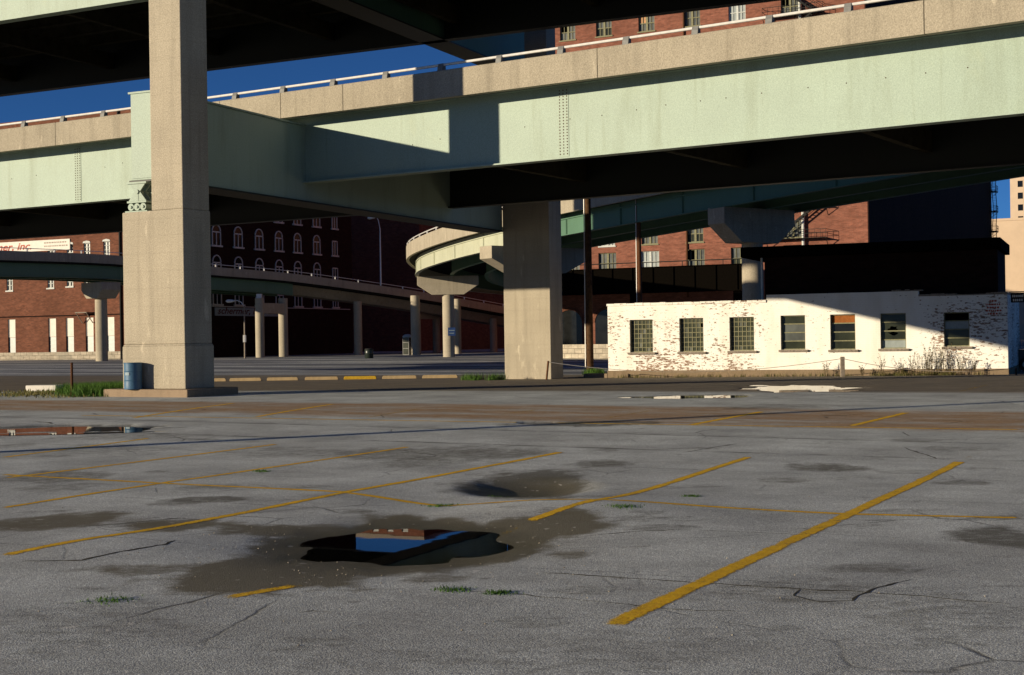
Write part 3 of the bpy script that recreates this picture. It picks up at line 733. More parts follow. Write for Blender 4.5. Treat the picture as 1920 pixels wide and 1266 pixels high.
for u, dz in ((22, .1), (68, .15), (197, .2), (230, .3), (985, .0), (1070, .1), (1130, .1), (1195, .15), (1250, .2), (1315, .2), (1363, .2), (1430, .22), (1517, .22), (1589, .22), (1663, .24), (1738, .24), (1817, .25), (774, -.2), (826, -.1)):
    X = x_at(lower_frame, u, 250, 0); c = pos(lower_frame, X, -.034, 9.0 + dz); nn = lower_frame(X)[1]; tn = (nn[1], -nn[0])
    ring = [(c.x + tn[0]*.02*math.cos(q), c.y + tn[1]*.02*math.cos(q), c.z + .02*math.sin(q)) for q in [k*math.pi/4 for k in range(8)]]
    bm_.add(ring + [(c.x - nn[0]*.03, c.y - nn[1]*.03, c.z)], [(k, (k + 1) % 8, 8) for k in range(8)])
merge(LG, bm_, M['rust'])
# ------------------------------------------------------------------ ramps behind
def catmull(P, n=8):
    out = []
    Q = [P[0]] + P + [P[-1]]
    for i in range(1, len(Q) - 2):
        p0, p1, p2, p3 = [Vector(q) for q in Q[i - 1:i + 3]]
        for k in range(n):
            t = k/n
            out.append(.5*((2*p1) + (p2 - p0)*t + (2*p0 - 5*p1 + 4*p2 - p3)*t*t + (3*p1 - p0 - 3*p2 + p3)*t**3))
    out.append(Vector(P[-1])); return out
def path_frames(pts, flip=1):
    fr = []
    for i, p in enumerate(pts):
        d = pts[min(i + 1, len(pts) - 1)] - pts[max(i - 1, 0)]; d.z = 0; d.normalize()
        fr.append(((p.x, p.y), (flip*d.y, -flip*d.x), p.z))
    return fr
def fpos(f, d, z): return Vector((f[0][0] + f[1][0]*d, f[0][1] + f[1][1]*d, f[2] + z))
def cum(fr):
    L_ = [0]
    for a, b in zip(fr[:-1], fr[1:]): L_.append(L_[-1] + math.hypot(b[0][0] - a[0][0], b[0][1] - a[0][1]))
    return L_
def along(fr, L_, s):
    for i in range(len(L_) - 1):
        if L_[i + 1] >= s:
            t = (s - L_[i])/(L_[i + 1] - L_[i]); a, b = fr[i], fr[i + 1]
            mixv = lambda p, q: tuple(x + (y_ - x)*t for x, y_ in zip(p, q))
            return (mixv(a[0], b[0]), mixv(a[1], b[1]), a[2] + (b[2] - a[2])*t)
def rail_on(fr, d, z, h, step, parent, r=.05, m='galv'):
    L_ = cum(fr); mb = MB(); mb.tube([fpos(f, d, z + h) for f in fr], r, 6); rl = mb.build('guard_rail', M[m], parent)
    s = step*.5; n = 0
    while s < L_[-1] and n < 60:
        f = along(fr, L_, s); q = fpos(f, d, z)
        pm = MB(); pm.bar(q - Vector((0, 0, .03)), q + Vector((0, 0, h + .04)), .14, .2); pm.build('rail_post', M['galv'], rl)
        s += step; n += 1
# curved loop ramp: d>0 is the outer (left) side
LP = path_frames(catmull([(44, 57, 13.4), (30, 72.5, 12.4), (16.2, 91, 11.5), (3.6, 111, 10.7), (-3.4, 128, 10.2), (-6.0, 143, 9.9), (-4.2, 158, 9.3), (4, 169, 8.6), (16, 174, 8.0), (32, 176, 7.4)]), flip=-1)
cr = empty('curved_ramp', (0, 0, 0), 0, 'curved green girder ramp looping left behind the shaded pillar', 'ramp')
if LP[0][1][0] > 0: LP = [(o, (-n_[0], -n_[1]), z) for o, n_, z in LP]
CUT = next(i for i, f in enumerate(LP) if f[0][0] < 6.0)  # paint changes here: lit cream beyond, shade-dark green before
for d, LS in ((3.5, LP[:CUT + 1]), (3.5, LP[CUT:]), (0, LP), (-3.5, LP)):
    m = MB(); m.sweep(LS, [(d - .03, -1.75), (d + .03, -1.75), (d + .03, -.24), (d - .03, -.24)]); m.sweep(LS, [(d - .2, -1.8), (d + .2, -1.8), (d + .2, -1.74), (d - .2, -1.74)])
    if d > 3:
        m.sweep(LS, [(d, -.62), (d + .12, -.62), (d + .12, -.54), (d, -.54)])
        Lc = cum(LS); s = 2
        while s < Lc[-1] - 2:
            f = along(LS, Lc, s); m.bar(fpos(f, d + .06, -1.72), fpos(f, d + .06, -.26), .1, .1); s += 6.5
    m.build('girder', M['litcream'] if LS[0] is LP[CUT] else M['shadegreen'], cr)
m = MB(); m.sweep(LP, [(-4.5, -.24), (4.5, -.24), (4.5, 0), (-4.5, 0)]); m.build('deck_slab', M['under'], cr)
for a, b in ((4.28, 4.55), (-4.55, -4.28)):
    m = MB(); m.sweep(LP, [(a, -.36), (b, -.36), (b, .92), (a, .92)]); m.build('parapet', M['parapet'], cr)
rail_on(LP, 4.42, .92, .26, 3.0, cr)
# straight access ramp farther back: d<0 towards the viewer
def vec(u, v, Y): return at(u, v, Y)
AP = [vec(-260, 462, 126), vec(12, 470, 140), vec(230, 480, 152), vec(398, 500, 160), vec(555, 514, 168.5), vec(775, 545, 180), vec(940, 574, 190), vec(1100, 603, 200)]
AF = path_frames(catmull([tuple(p) for p in AP]), flip=-1)
if AF[0][1][1] < 0: AF = [(o, (-n_[0], -n_[1]), z) for o, n_, z in AF]
ar = empty('access_ramp', (0, 0, 0), 0, 'long shaded ramp sloping down to the right in the distance', 'ramp')
m = MB(); m.sweep(AF, [(0, -.95), (.25, -.95), (.25, 0), (0, 0)]); m.build('parapet', M['parapet'], ar)
m = MB(); m.sweep(AF, [(7.75, -.95), (8, -.95), (8, 0), (7.75, 0)]); m.build('parapet', M['parapet'], ar)
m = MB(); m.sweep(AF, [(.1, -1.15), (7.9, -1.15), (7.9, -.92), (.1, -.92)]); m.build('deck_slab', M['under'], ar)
nf = int(len(AF)*4/7)
for d in (.7, 4, 7.3):
    m = MB(); m.sweep(AF[:nf + 1], [(d, -2.5), (d + .08, -2.5), (d + .08, -1.15), (d, -1.15)]); m.sweep(AF[:nf + 1], [(d - .15, -2.55), (d + .25, -2.55), (d + .25, -2.5), (d - .15, -2.5)]); m.build('girder', M['shadegreen'], ar)
m = MB(); m.sweep(AF[nf:], [(1.9, -1.15), (6.1, -1.15), (5.2, -2.2), (2.8, -2.2)]); m.build('box_girder', M['parapet'], ar)
rail_on(AF, .12, 0, .30, 3.4, ar, .04)
# piers
def pier(x, y, ztop, r, label, cap=None, rz=0.0, beam=None, group='round ramp piers'):
    t = empty('ramp_pier', (x, y, g(x, y)), rz, label, 'pier', group)
    zz = ztop - g(x, y); ct = zz - (cap[1] if cap else 0)
    m = MB(); m.lathe([(r, -.6), (r, ct)], 24); m.build('column', M['concrete'], t, smooth=True)
    if cap:
        w, h, dp = cap
        m = MB(); m.extr([(-w/2, ct + h*.52), (-w*.26, ct), (w*.26, ct), (w/2, ct + h*.52), (w/2, zz), (-w/2, zz)], -dp/2, dp/2); m.build('hammerhead', M['concrete'], t, bevel=.03)
    return t
p = at(841, 600, 143); pier(p.x, p.y, 8.1, .60, 'sunlit round pier with hammerhead cap under the loop ramp bend', (6.2, 1.9, 1.3), R(2))
p = at(1003, 500, 110.5); pier(p.x, p.y, 8.75, .68, 'round pier hidden behind the half shaded pillar, its hammerhead end showing', (9.4, 2.0, 1.6), R(36))
p = at(1411, 500, 91); pier(p.x, p.y, 9.75, .68, 'round pier with hammerhead cap rising behind the white building', (6.4, 2.2, 1.5), R(36))
p = at(190, 600, 151); pier(p.x, p.y, 8.3, .64, 'shaded round pier with hammerhead left of the tall pillar', (3.6, 1.7, 2.4), R(-38))
p = at(671, 600, 176); pier(p.x, p.y, 6.6, .52, 'lone sunlit round pier under the distant ramp')
p = at(779, 600, 166); pier(p.x, p.y, 6.9, .56, 'round pier just left of the hammerhead pier under the loop bend')
p = at(858, 600, 172); pier(p.x, p.y, 6.6, .42, 'slim round pier just right of the hammerhead pier under the loop bend')
p = at(925, 600, 192); pier(p.x, p.y, 4.5, .50, 'distant round pier seen just left of the half shaded pillar')
# two-column portal bent
pa, pb = at(487, 600, 164), at(531, 600, 168.5)
pt = empty('portal_pier', (pa.x, pa.y, g(pa.x, pa.y)), 0, 'two column concrete portal pier joined by a sunlit beam', 'pier')
m = MB(); m.lathe([(.52, -.5), (.52, 6.9)], 20); m.build('column', M['concrete'], pt, smooth=True)
m = MB(); m.lathe([(.56, -.5), (.56, 7.0)], 20, (pb.x - pa.x, pb.y - pa.y)); m.build('column', M['concrete'], pt, smooth=True)
q = Vector((pb.x - pa.x, pb.y - pa.y, 0)); m = MB(); m.bar(q*.02 + Vector((0, 0, 5.75)), q*.98 + Vector((0, 0, 5.75)), .85, 1.2); m.build('beam', M['concrete'], pt)
m = MB(); m.box(-.3, .3, -.3, .3, 6.9, 7.4); m.build('bearing', M['galv'], pt)
pa, pb = at(745, 600, 186), at(818, 600, 190)
m = MB(); 
pt = empty('portal_pier', (pa.x, pa.y, g(pa.x, pa.y)), 0, 'dim concrete portal pier in the shade behind the loop ramp bend', 'pier')
for q_ in (Vector((2.6, 0, 0)), Vector((pb.x - pa.x, pb.y - pa.y, 0))):
    m = MB(); m.lathe([(.5, -.5), (.5, 6.4)], 16, (q_.x, q_.y)); m.build('column', M['concrete'], pt, smooth=True)
m = MB(); m.bar((2.6, 0, 5.2), (pb.x - pa.x, pb.y - pa.y, 5.2), .8, 1.3); m.build('beam', M['concrete'], pt)
# tall utility pole out of frame on the left: it throws the long thin shadow across the lot
up = gp(12, 842); up = Vector((up.x - .894*14, up.y - .43*14, 0))
up.z = g(up.x, up.y)
t = empty('utility_pole', up, 0, 'unseen tall wooden utility pole out of frame left of the car park, there for its shadow', 'pole')
m = MB(); m.tube([(0, 0, -.5), (0, 0, 11.5)], [.19, .15], 12); m.build('pole', M['wood'], t, smooth=True)
m = MB(); m.bar((-.5, 1.0, 10.8), (.5, -1.0, 10.8), .1, .12); m.build('crossarm', M['wood'], t)
# ------------------------------------------------------------------ white brick building
class Plan:
    """a rotated building frame: local x to the right along its front, local y into it"""
    def __init__(s, C, deg): s.C = C; s.t = R(deg); s.c = math.cos(s.t); s.s = math.sin(s.t)
    def x(s, u, v, y=0.0):
        k = ray(u, v)[0]; X0, Z0 = s.C[0] + y*s.s, s.C[1] + y*s.c
        return (k*Z0 - X0)/(s.c + k*s.s)
    def y(s, u, v, x=0.0):
        k = ray(u, v)[0]; X0, Z0 = s.C[0] + x*s.c, s.C[1] - x*s.s
        return (k*Z0 - X0)/(s.s - k*s.c)
    def z(s, u, v, x=0.0, y=0.0): return EYE + ray(u, v)[1]*(s.C[1] - x*s.s + y*s.c)
    def w(s, x, y, z=0): return Vector((s.C[0] + x*s.c + y*s.s, s.C[1] - x*s.s + y*s.c, z))
WB = Plan((ray(1140, 640)[0]*70.7, 70.7), 23)
Lw = WB.x(1890, 650); s1 = WB.x(1437, 560); s2 = WB.x(1722, 553)
wb = empty('white_brick_building', (WB.C[0], WB.C[1], 0), -WB.t, 'low flaking white painted brick building with seven windows', 'building')
wins = []
for ua, ub, va, vb in ((1181, 1224, 600, 661), (1274, 1319, 597, 660), (1368, 1414, 595, 658), (1464, 1510, 592, 656), (1557, 1604, 590, 656), (1651, 1699, 588, 654), (1770, 1818, 586, 650)):
    xa, xb = WB.x(ua, 630), WB.x(ub, 630); xm = (xa + xb)/2
    wins.append((xa, xb, WB.z(ua, vb, xa), WB.z(ua, va, xa)))
m = MB(); zb = WB.z(1160, 695, .5); zt1, zt2, zt3 = WB.z(1300, 566, 4.2), WB.z(1445, 553, 8), WB.z(1850, 553, 17.6)
DP = .24
wall_open(m, 0, s1, zb, zt1 - .12, wins[:3], 0, DP); wall_open(m, s1, s2, zb, zt2, wins[3:6], 0, DP); wall_open(m, s2, Lw, zb, zt3, wins[6:], 0, DP)
m.box(0, .3, .001, 9, zb, zt1 - .12); m.box(Lw - .3, Lw, .001, 9, zb, zt3); m.box(.3, Lw - .3, 8.7, 9, zb, zt1 - .2)
for a, b, z in ((0, s1, zt1 - .12), (s1, s2, zt2), (s2, Lw, zt3)): m.add([(a, 0, z), (b, 0, z), (b, .3, z), (a, .3, z)], [(0, 1, 2, 3)])
m.add([(s1, 0, zt1 - .12), (s1, .3, zt1 - .12), (s1, .3, zt2), (s1, 0, zt2)], [(0, 1, 2, 3)]); m.add([(s2, 0, zt3), (s2, .3, zt3), (s2, .3, zt2), (s2, 0, zt2)], [(0, 1, 2, 3)])
m.build('wall', M['white'], wb)
m = MB(); x = -.04
while x < s1 - .02:
    w_ = min(random.uniform(.3, .62), s1 - x); dz = random.uniform(-.012, .02)
    m.box(x + .006, x + w_ - .006, -.05 + random.uniform(-.012, .012), .34, zt1 - .118, zt1 + dz); x += w_
m.build('coping', M['white'], wb)
m = MB(); x = s2
while x < Lw:
    w_ = min(random.uniform(.2, .7), Lw - x)
    m.box(x + .004, x + w_ - .004, -.03 + random.uniform(-.01, .01), .3, zt3 + .001, zt3 + random.choice((.05, .08, .11, .03, .09))); x += w_
x = s2 - 1.2
while x < s2: m.box(x, x + .19, -.01, .28, zt2 + .001, zt2 + random.uniform(.02, .09)); x += .2
m.build('broken_coping', M['sillstone'], wb)
m = MB(); m.box(.3, Lw - .3, .3, 8.7, 2.9, 3.0); m.build('roof', M['asphroof'], wb)
m = MB(); m.box(-.02, Lw + .03, -.09, 9.05, -.85, zb); m.build('foundation', M['footing'], wb, bevel=.02)
m = MB(); m.box(.3, Lw - .3, 2.2, 2.3, zb, 2.9); m.build('inner_wall', M['asphroof'], wb)
def bars(xa, xb, za, zb_, nx_, nz_, w, y):
    f = MB(); e = .045
    f.box(xa, xa + e, y - .03, y + .03, za, zb_); f.box(xb - e, xb, y - .03, y + .03, za, zb_)
    f.box(xa + e, xb - e, y - .03, y + .03, za, za + e); f.box(xa + e, xb - e, y - .03, y + .03, zb_ - e, zb_)
    for i in range(1, nx_):
        x = xa + (xb - xa)*i/nx_; f.box(x - w/2, x + w/2, y - .018, y + .02, za + e, zb_ - e)
    for j in range(1, nz_):
        z = za + (zb_ - za)*j/nz_; f.box(xa + e, xb - e, y - .014, y + .024, z - w/2, z + w/2)
    return f
for i, (xa, xb, za, zz) in enumerate(wins):
    if i < 3:
        fr = bars(xa, xb, za, zz, 6, 7, .032, .19).build('window', M['frame'], wb)
        m = MB(); nx_, nz_ = 6, 7
        for a in range(nx_):
            for b in range(nz_):
                if i == 1 and a == 5 and b == 5: continue
                px, pz = xa + (xb - xa)*(a + .5)/nx_, za + (zz - za)*(b + .5)/nz_; hw, hz = (xb - xa)/nx_/2, (zz - za)/nz_/2
                t1, t2 = random.uniform(-.012, .012), random.uniform(-.012, .012)
                m.add([(px - hw, .20 + t1, pz - hz), (px + hw, .20 - t1, pz - hz), (px + hw, .20 - t1 + t2, pz + hz), (px - hw, .20 + t1 + t2, pz + hz)], [(0, 1, 2, 3)])
        m.build('glass_block_pane', M['glassblk'], fr, fix=False)
    else:
        fr = bars(xa, xb, za, zz, 1, 4, .05, .17).build('window', M['frame'], wb)
        H = (zz - za)/4
        mats = {3: ('glass', 'glassgrey', 'glassgrey', 'glass'), 4: ('glass', 'glass', 'glassdark', 'orange'), 5: ('greyglass', None, 'glassdark', 'glass'), 6: ('glass', 'glass', 'greyglass', 'glassdark')}[i]
        for j, mt in enumerate(mats):
            z0, z1 = za + H*j, za + H*(j + 1)
            if i == 5 and j in (1, 2):     # broken panes: shards left round a ragged hole
                n = 14; cx, cz = (xa + xb)/2 - .02, (z0 + z1)/2 + (.08 if j == 1 else -.1)
                vs = []; 
                for q in range(n):
                    t = 2*math.pi*q/n; ex = max(-1, min(1, 1.42*math.cos(t))); ez = max(-1, min(1, 1.42*math.sin(t)))
                    vs.append(((xa + xb)/2 + ex*(xb - xa)/2, .19, (z0 + z1)/2 + ez*H/2))
                for q in range(n):
                    t = 2*math.pi*q/n; r_ = random.uniform(.11, .24)
                    vs.append((cx + r_*1.25*math.cos(t), .19, cz + r_*.55*math.sin(t)))
                m = MB(); m.add(vs, [(q, (q + 1) % n, n + (q + 1) % n, n + q) for q in range(n)]); m.build('pane', M['glass'], fr, fix=False); continue
            if i == 6 and j == 3: continue
            ty = random.uniform(-.008, .008)
            m = MB(); m.add([(xa, .19 + ty, z0), (xb, .19 - ty, z0), (xb, .19 - ty, z1), (xa, .19 + ty, z1)], [(0, 1, 2, 3)]); m.build('pane', M[mt], fr, fix=False)
    m = MB(); m.box(xa - .1, xb + .13, -.10, .16, za - .11, za - .004); m.build('window_sill', M['sillstone'], wb, bevel=.012)
    m = MB(); m.bar((xb + .13, -.05, za - .06), (xb + .2, -.06, za - .05), .06, .05); m.build('sill_hook', M['black'], wb)
m = MB(); xq = WB.x(1846, 575)
for j, (w_, z) in enumerate(((.28, 3.0), (.62, 2.84), (.52, 2.70), (.62, 2.56), (.45, 2.42))):
    q = xq + .36 - w_/2
    while q < xq + .36 + w_/2: l = random.uniform(.04, .1); m.box(q, q + l, -.006, -.002, z - .04, z + .04); q += l + .03
m.build('faded_painted_notice', M['signred'], wb)
# the dark block standing over it
db = empty('dark_brick_building', (WB.C[0], WB.C[1], 0), -WB.t, 'dark two storey brick building with flat overhanging roof behind the white one', 'building')
zr_ = WB.z(1500, 480, 10, 3); zr2 = WB.z(1500, 459, 10, 2.4); xa = WB.x(1434, 520, 3.2); xb = WB.x(1871, 520, 3.2)
ops = []
m = MB(); wall_open(m, xa, xb, -.5, zr_, ops, 3.2, .3); m.box(xa, xa + .3, 3.201, 8.5, -.5, zr_); m.box(xb - .3, xb, 3.201, 8.5, -.5, zr_); m.box(xa + .3, xb - .3, 8.2, 8.5, -.5, zr_)
m.build('wall', M['brickshade'], db)
m = MB(); m.box(WB.x(1388, 470, 2.4), xb + .2, 2.4, 8.9, zr_ + .002, zr2); m.build('roof', M['shadowblk'], db, bevel=.03)
for a, b, c, d in ops:
    f = bars(a, b, c, d, 2, 2, .04, 3.4).build('window', M['frame'], db)
    m = MB(); m.add([(a, 3.43, c), (b, 3.43, c), (b, 3.43, d), (a, 3.43, d)], [(0, 1, 2, 3)]); m.build('pane', M['glassdark'], f, fix=False)
m = MB(); m.tube([(xa - .12, 3.1, 3.0), (xa - .12, 3.1, zr_)], .06, 8); m.build('downpipe', M['galv'], db, smooth=True)
# corner sign on a bracket
q = WB.w(Lw + .1, -.05, 0)
sg = empty('hanging_sign', (q.x, q.y, 3.1), -WB.t, 'small black sign with two pale lines at the right corner of the white building', 'sign')
m = MB(); m.box(.05, .62, -.03, .03, -.20, .24); m.build('panel', M['black'], sg, bevel=.01)
m = MB()
for z, xs_ in ((.09, (.12, .2, .29, .38, .46, .53)), (-.09, (.15, .24, .32, .41, .5))):
    for x in xs_: m.box(x, x + .05, -.036, -.031, z - .05, z + .05)
m.build('lettering', M['signwhite'], sg)
m = MB(); m.bar((-.02, 0, .28), (.85, 0, .28), .04); m.bar((.85, 0, .5), (.85, 0, -3.3), .05); m.build('bracket', M['black'], sg)
# concrete step at the left corner
q = WB.w(-.75, .2, 0); st_ = tag(MB().box(-.55, .72, -.3, .4, -.75, -.2).box(-1.0, -.56, -.35, .3, -.75, -.36).build('concrete_step', M['kerb'], loc=(q.x, q.y, 0), bevel=.02), 'broken concrete step at the left corner of the white building', 'step'); st_.rotation_euler.z = -WB.t
# ------------------------------------------------------------------ tall red brick warehouse on the right
RW = Plan((ray(1627, 420)[0]*150, 150), 25.5)
rw = empty('brick_warehouse', (RW.C[0], RW.C[1], 0), -RW.t, 'tall sunlit red brick warehouse with paired windows and fire escapes', 'building')
xl = -38.0; yb = RW.y(1857, 330, 0); HT = 46
cols = [RW.x(u, 440) for u in (1070, 1138, 1218, 1303, 1388, 1487)]; 
rows = [(9.0, 11.4, 2.2)] + [(12.2 + 3.47*i, 14.1 + 3.47*i, 1.95) for i in range(9)]
ops = []
for r_, (z0, z1, w_) in enumerate(rows):
    for cx in cols: ops.append((cx - w_/2, cx + w_/2, z0, z1))
m = MB(); wall_open(m, xl, 0, -.3, HT, ops, 0, .38)
for a, b, c, d in ((xl, xl + .4, .001, yb), (-.4, 0, .001, yb), (xl + .4, -.4, yb - .4, yb)): m.box(a, b, c, d, -.3, HT)
m.build('wall', M['brick'], rw)
m = MB(); m.box(.002, .12, .0, yb, -.3, HT); m.build('shade_toned_side_wall', M['brickshade'], rw)  # sheet over the side with its shade painted in as near-black brick
m = MB(); m.box(xl + .4, -.4, .4, yb - .4, HT - .8, HT - .6); m.build('roof', M['asphroof'], rw)
proto = {}
for n_, (a, b, c, d) in enumerate(ops):
    kind = (n_*7 + n_//5) % 6; w_ = round(b - a, 2)
    key = (w_, round(d - c, 2), kind)
    if key not in proto:
        W_, H_ = b - a, d - c; y0 = .24
        f = MB()
        for x0, x1 in ((-W_/2, -W_/2 + .09), (-.12, .12), (W_/2 - .09, W_/2)): f.box(x0, x1, y0 - .06, y0 + .04, 0, H_)
        for x0, x1 in ((-W_/2 + .09, -.12), (.12, W_/2 - .09)):
            for z in (0, H_/2 - .05, H_ - .08): f.box(x0, x1, y0 - .04, y0 + .03, z, z + .09)
            f.box((x0 + x1)/2 - .025, (x0 + x1)/2 + .025, y0 - .03, y0 + .02, .09, H_ - .08)
        f.box(-W_/2 - .12, W_/2 + .12, -.10, .2, -.14, -.002)
        fo = f.build('window', M['trim'] if kind == 2 else M['frame'], rw)
        ps = []
        for si, (x0, x1) in enumerate(((-W_/2, 0), (0, W_/2))):
            for sj, (z0, z1) in enumerate(((0, H_/2), (H_/2, H_))):
                if kind == 3 and si == 0 and sj == 1: continue
                mt = 'tanboard' if (kind == 0 and si == 0 and sj == 1) else ('glassgrey', 'glassgrey', 'greyglass', 'glassgrey', 'glass', 'greyglass')[kind] if not (kind == 4 and sj) else 'glassgrey'
                p_ = MB(); ty = random.uniform(-.01, .01)
                p_.add([(x0, y0 + .05 + ty, z0), (x1, y0 + .05 - ty, z0), (x1, y0 + .05 - ty, z1), (x0, y0 + .05 + ty, z1)], [(0, 1, 2, 3)])
                p_.build('pane', M[mt], fo, fix=False)
        fo.location = ((a + b)/2, 0, c); proto[key] = fo
    else:
        c_ = copy_tree(proto[key], rw); c_.location = ((a + b)/2, 0, c)
m = MB(); m.box(xl + .4, -.4, 1.6, 1.7, 2, HT - 1); m.build('inner_wall', M['asphroof'], rw)
# arches of the ground floor
for u in (1068, 1140, 1222, 1302):
    x = RW.x(u, 600); m = MB(); pts = [(x - 1.6, 0), (x + 1.6, 0)] + [(x + 1.6*math.cos(t), 3.4 + 1.5*math.sin(t)) for t in [math.pi*i/12 for i in range(13)]]
    m.extr(pts, -.03, .02); ad = m.build('archway', M['glassdark'], rw)
    m = MB()
    for i in range(12):
        t0, t1 = math.pi*i/12, math.pi*(i + 1)/12
        m.extr([(x + r_*math.cos(t), 3.4 + r_*.94*math.sin(t)) for r_, t in ((1.6, t0), (1.95, t0), (1.95, t1), (1.6, t1))], -.12, -.001)
    m.build('arch_band', M['brickdk'], ad)
# patched, paler band and downpipe
xp = RW.x(1507, 420)
m = MB(); m.tube([(xp, -.35, 5), (xp, -.35, HT)], .16, 8); m.build('downpipe', M['trim'], rw, smooth=True)
m = MB(); m.tube([(RW.x(1288, 430), -.12, 6), (RW.x(1288, 430), -.12, HT)], .11, 8); m.build('downpipe', M['rust'], rw, smooth=True)
def escape(parent, loc, rz, levels, wid, side, step, label=None):
    t = empty('fire_escape', loc, rz); t.parent = parent
    pf = MB(); rl = MB(); sr = MB(); dp = 1.25
    for i in range(levels):
        z = i*step
        for k in range(6): pf.box(0, wid, -dp + k*.22, -dp + k*.22 + .09, z, z + .05)
        for x in (0, wid/2, wid - .06): pf.box(x, x + .06, -dp, 0, z - .1, z)
        for x in (0, wid): pf.bar((x, -.02, z - 1.0), (x, -dp, z), .06)
        for h in (.5, .95): rl.bar((0, -dp, z + h), (wid, -dp, z + h), .045); rl.bar((0, 0, z + h), (0, -dp, z + h), .045); rl.bar((wid, 0, z + h), (wid, -dp, z + h), .045)
        n = int(wid/.55)
        for k in range(n + 1): rl.bar((wid*k/n, -dp, z), (wid*k/n, -dp, z + .95), .03)
        if i < levels - 1:
            f = 1 if (i % 2 == 0) else -1
            x0, x1 = (wid*.12, wid*.82) if f > 0 else (wid*.88, wid*.18)
            for y in (-dp + .12, -dp + .72):
                sr.bar((x0, y, z), (x1, y, z + step), .06, .18); sr.bar((x0, y, z + .85), (x1, y, z + step + .85), .035)
            for k in range(1, 13):
                q = k/13; sr.box(x0 + (x1 - x0)*q - .13, x0 + (x1 - x0)*q + .13, -dp + .12, -dp + .72, z + step*q, z + step*q + .03)
    pf.build('platform', M['black'], t); rl.build('railing', M['black'], t); sr.build('stairs', M['black'], t)
    return t
xf = RW.x(1441, 440); escape(rw, (xf, -.02, 12.0), 0, 9, RW.x(1553, 400) - xf, 1, 3.47)
escape(rw, (-2.0, yb + .02, 5.2), math.pi, 11, 3.2, 1, 3.47); 
ef = [c for c in rw.children if c.name.startswith('fire_escape')][-1]; ef.location = (.02, yb - 3.6, 5.2); ef.rotation_euler.z = R(90)
# black viaduct added in place of a shadow band across the warehouse front
VD = empty('shadow_band_viaduct', tuple(RW.w(0, -5, 0)), -RW.t, 'black plate girder viaduct with rail, added in place of a shadow band on the red warehouse', 'bridge')
x0, x1 = RW.x(985, 520, -5), RW.x(1400, 520, -5)
m = MB(); m.box(x0, x1, 0, .12, 6.55, 9.25); m.box(x0, x1, -.2, .3, 6.45, 6.55); m.box(x0, x1, -.2, .3, 9.25, 9.33)
x = x0 + 1
while x < x1: m.box(x, x + .12, -.16, -.001, 6.55, 9.25); x += 2.4
m.build('girder', M['shadowblk'], VD)  # girder of the added shadow-band viaduct
m = MB(); m.box(x0, x1, .3, 4.2, 8.6, 8.9); m.build('deck_slab', M['shadowblk'], VD)  # slab of the added shadow-band viaduct
m = MB(); m.tube([(x0, .05, 9.85), (x1, .05, 9.85)], .06, 6); x = x0 + .5
while x < x1: m.bar((x, .05, 9.3), (x, .05, 9.85), .07); x += 4.6
m.build('guard_rail', M['black'], VD)
for x in (x0 + 1.2, (x0 + x1)/2, x1 - 1.2):
    m = MB(); m.box(x - .4, x + .4, .3, 1.1, -.4, 6.45); m.build('column', M['shadowblk'], VD)
# ------------------------------------------------------------------ left brick warehouse: lit front, shaded side
B1 = Plan((-41.0, 165.0), 25.5)
b1 = empty('brick_warehouse', (-41, 165, 0), -B1.t, 'brick warehouse whose left front is sunlit and arched window side is black with shade', 'building')
H1 = 29.5; y1 = 42.0; xl = -72.0
ops = []
low = [B1.x(u, 630) for u in (-60, -20, 22, 98, 131, 168, 207)]
for u, va, vb in ((18, 508, 545), (95, 508, 540), (131, 505, 537), (163, 504, 536), (200, 503, 534), (-25, 510, 547), (-65, 510, 547)):
    x = B1.x(u, 525); ops.append((x - .52, x + .52, B1.z(u, vb, x), B1.z(u, va, x)))
for u, va, vb in ((163, 468, 487), (200, 465, 484), (131, 470, 489), (95, 472, 491)):
    x = B1.x(u, 475); z0 = B1.z(u, vb, x); ops.append((x - .5, x + .5, z0, z0 + 2.0))
upper = []
for k in range(3):
    for u in (-65, -25, 18, 95, 131, 163, 200): x = B1.x(u, 475); upper.append((x - .5, x + .5, 18.3 + 3.8*k, 20.4 + 3.8*k))
drs = []
for x in low: drs.append((x - .62, x + .62, B1.z(98, 661, B1.x(98, 630)), B1.z(98, 597, B1.x(98, 630))))
m = MB(); zw0 = 1.2; wall_open(m, xl, 0, -.5, H1, ops + upper + drs, 0, .35)
m.box(-.35, 0, .001, y1, -.5, H1); m.box(xl, xl + .35, .001, y1, -.5, H1); m.box(xl + .35, -.35, y1 - .35, y1, -.5, H1)
m.build('wall', M['brickdk'], b1)
m = MB(); m.box(.0005, .002, 0, y1, -.5, H1); m.build('shade_toned_side_wall', M['brickshade'], b1)  # thin near-black sheet paints this side's shade over the brick
m = MB(); m.box(xl + .35, -.35, .35, y1 - .35, H1 - .8, H1 - .6); m.build('roof', M['asphroof'], b1)
for (a, b, c, d) in ops + upper:
    f = MB(); f.box(a, a + .08, .1, .2, c, d); f.box(b - .08, b, .1, .2, c, d); f.box((a + b)/2 - .03, (a + b)/2 + .03, .1, .2, c, d)
    for z in (c, (c + d)/2 - .04, d - .08, c + (d - c)*.25, c + (d - c)*.75): f.box(a + .08, b - .08, .11, .19, z, z + .06)
    f.box(a - .12, b + .12, -.1, .1, c - .16, c - .002)
    f.extr([(a - .1, d + .003), (b + .1, d + .003), (b, d + .2), ((a + b)/2, d + .3), (a, d + .2)], -.06, .05)
    fo = f.build('window', M['trim'], b1)
    p_ = MB(); p_.add([(a, .22, c), (b, .22, c), (b, .22, d), (a, .22, d)], [(0, 1, 2, 3)]); p_.build('pane', M['glassgrey'], fo, fix=False)
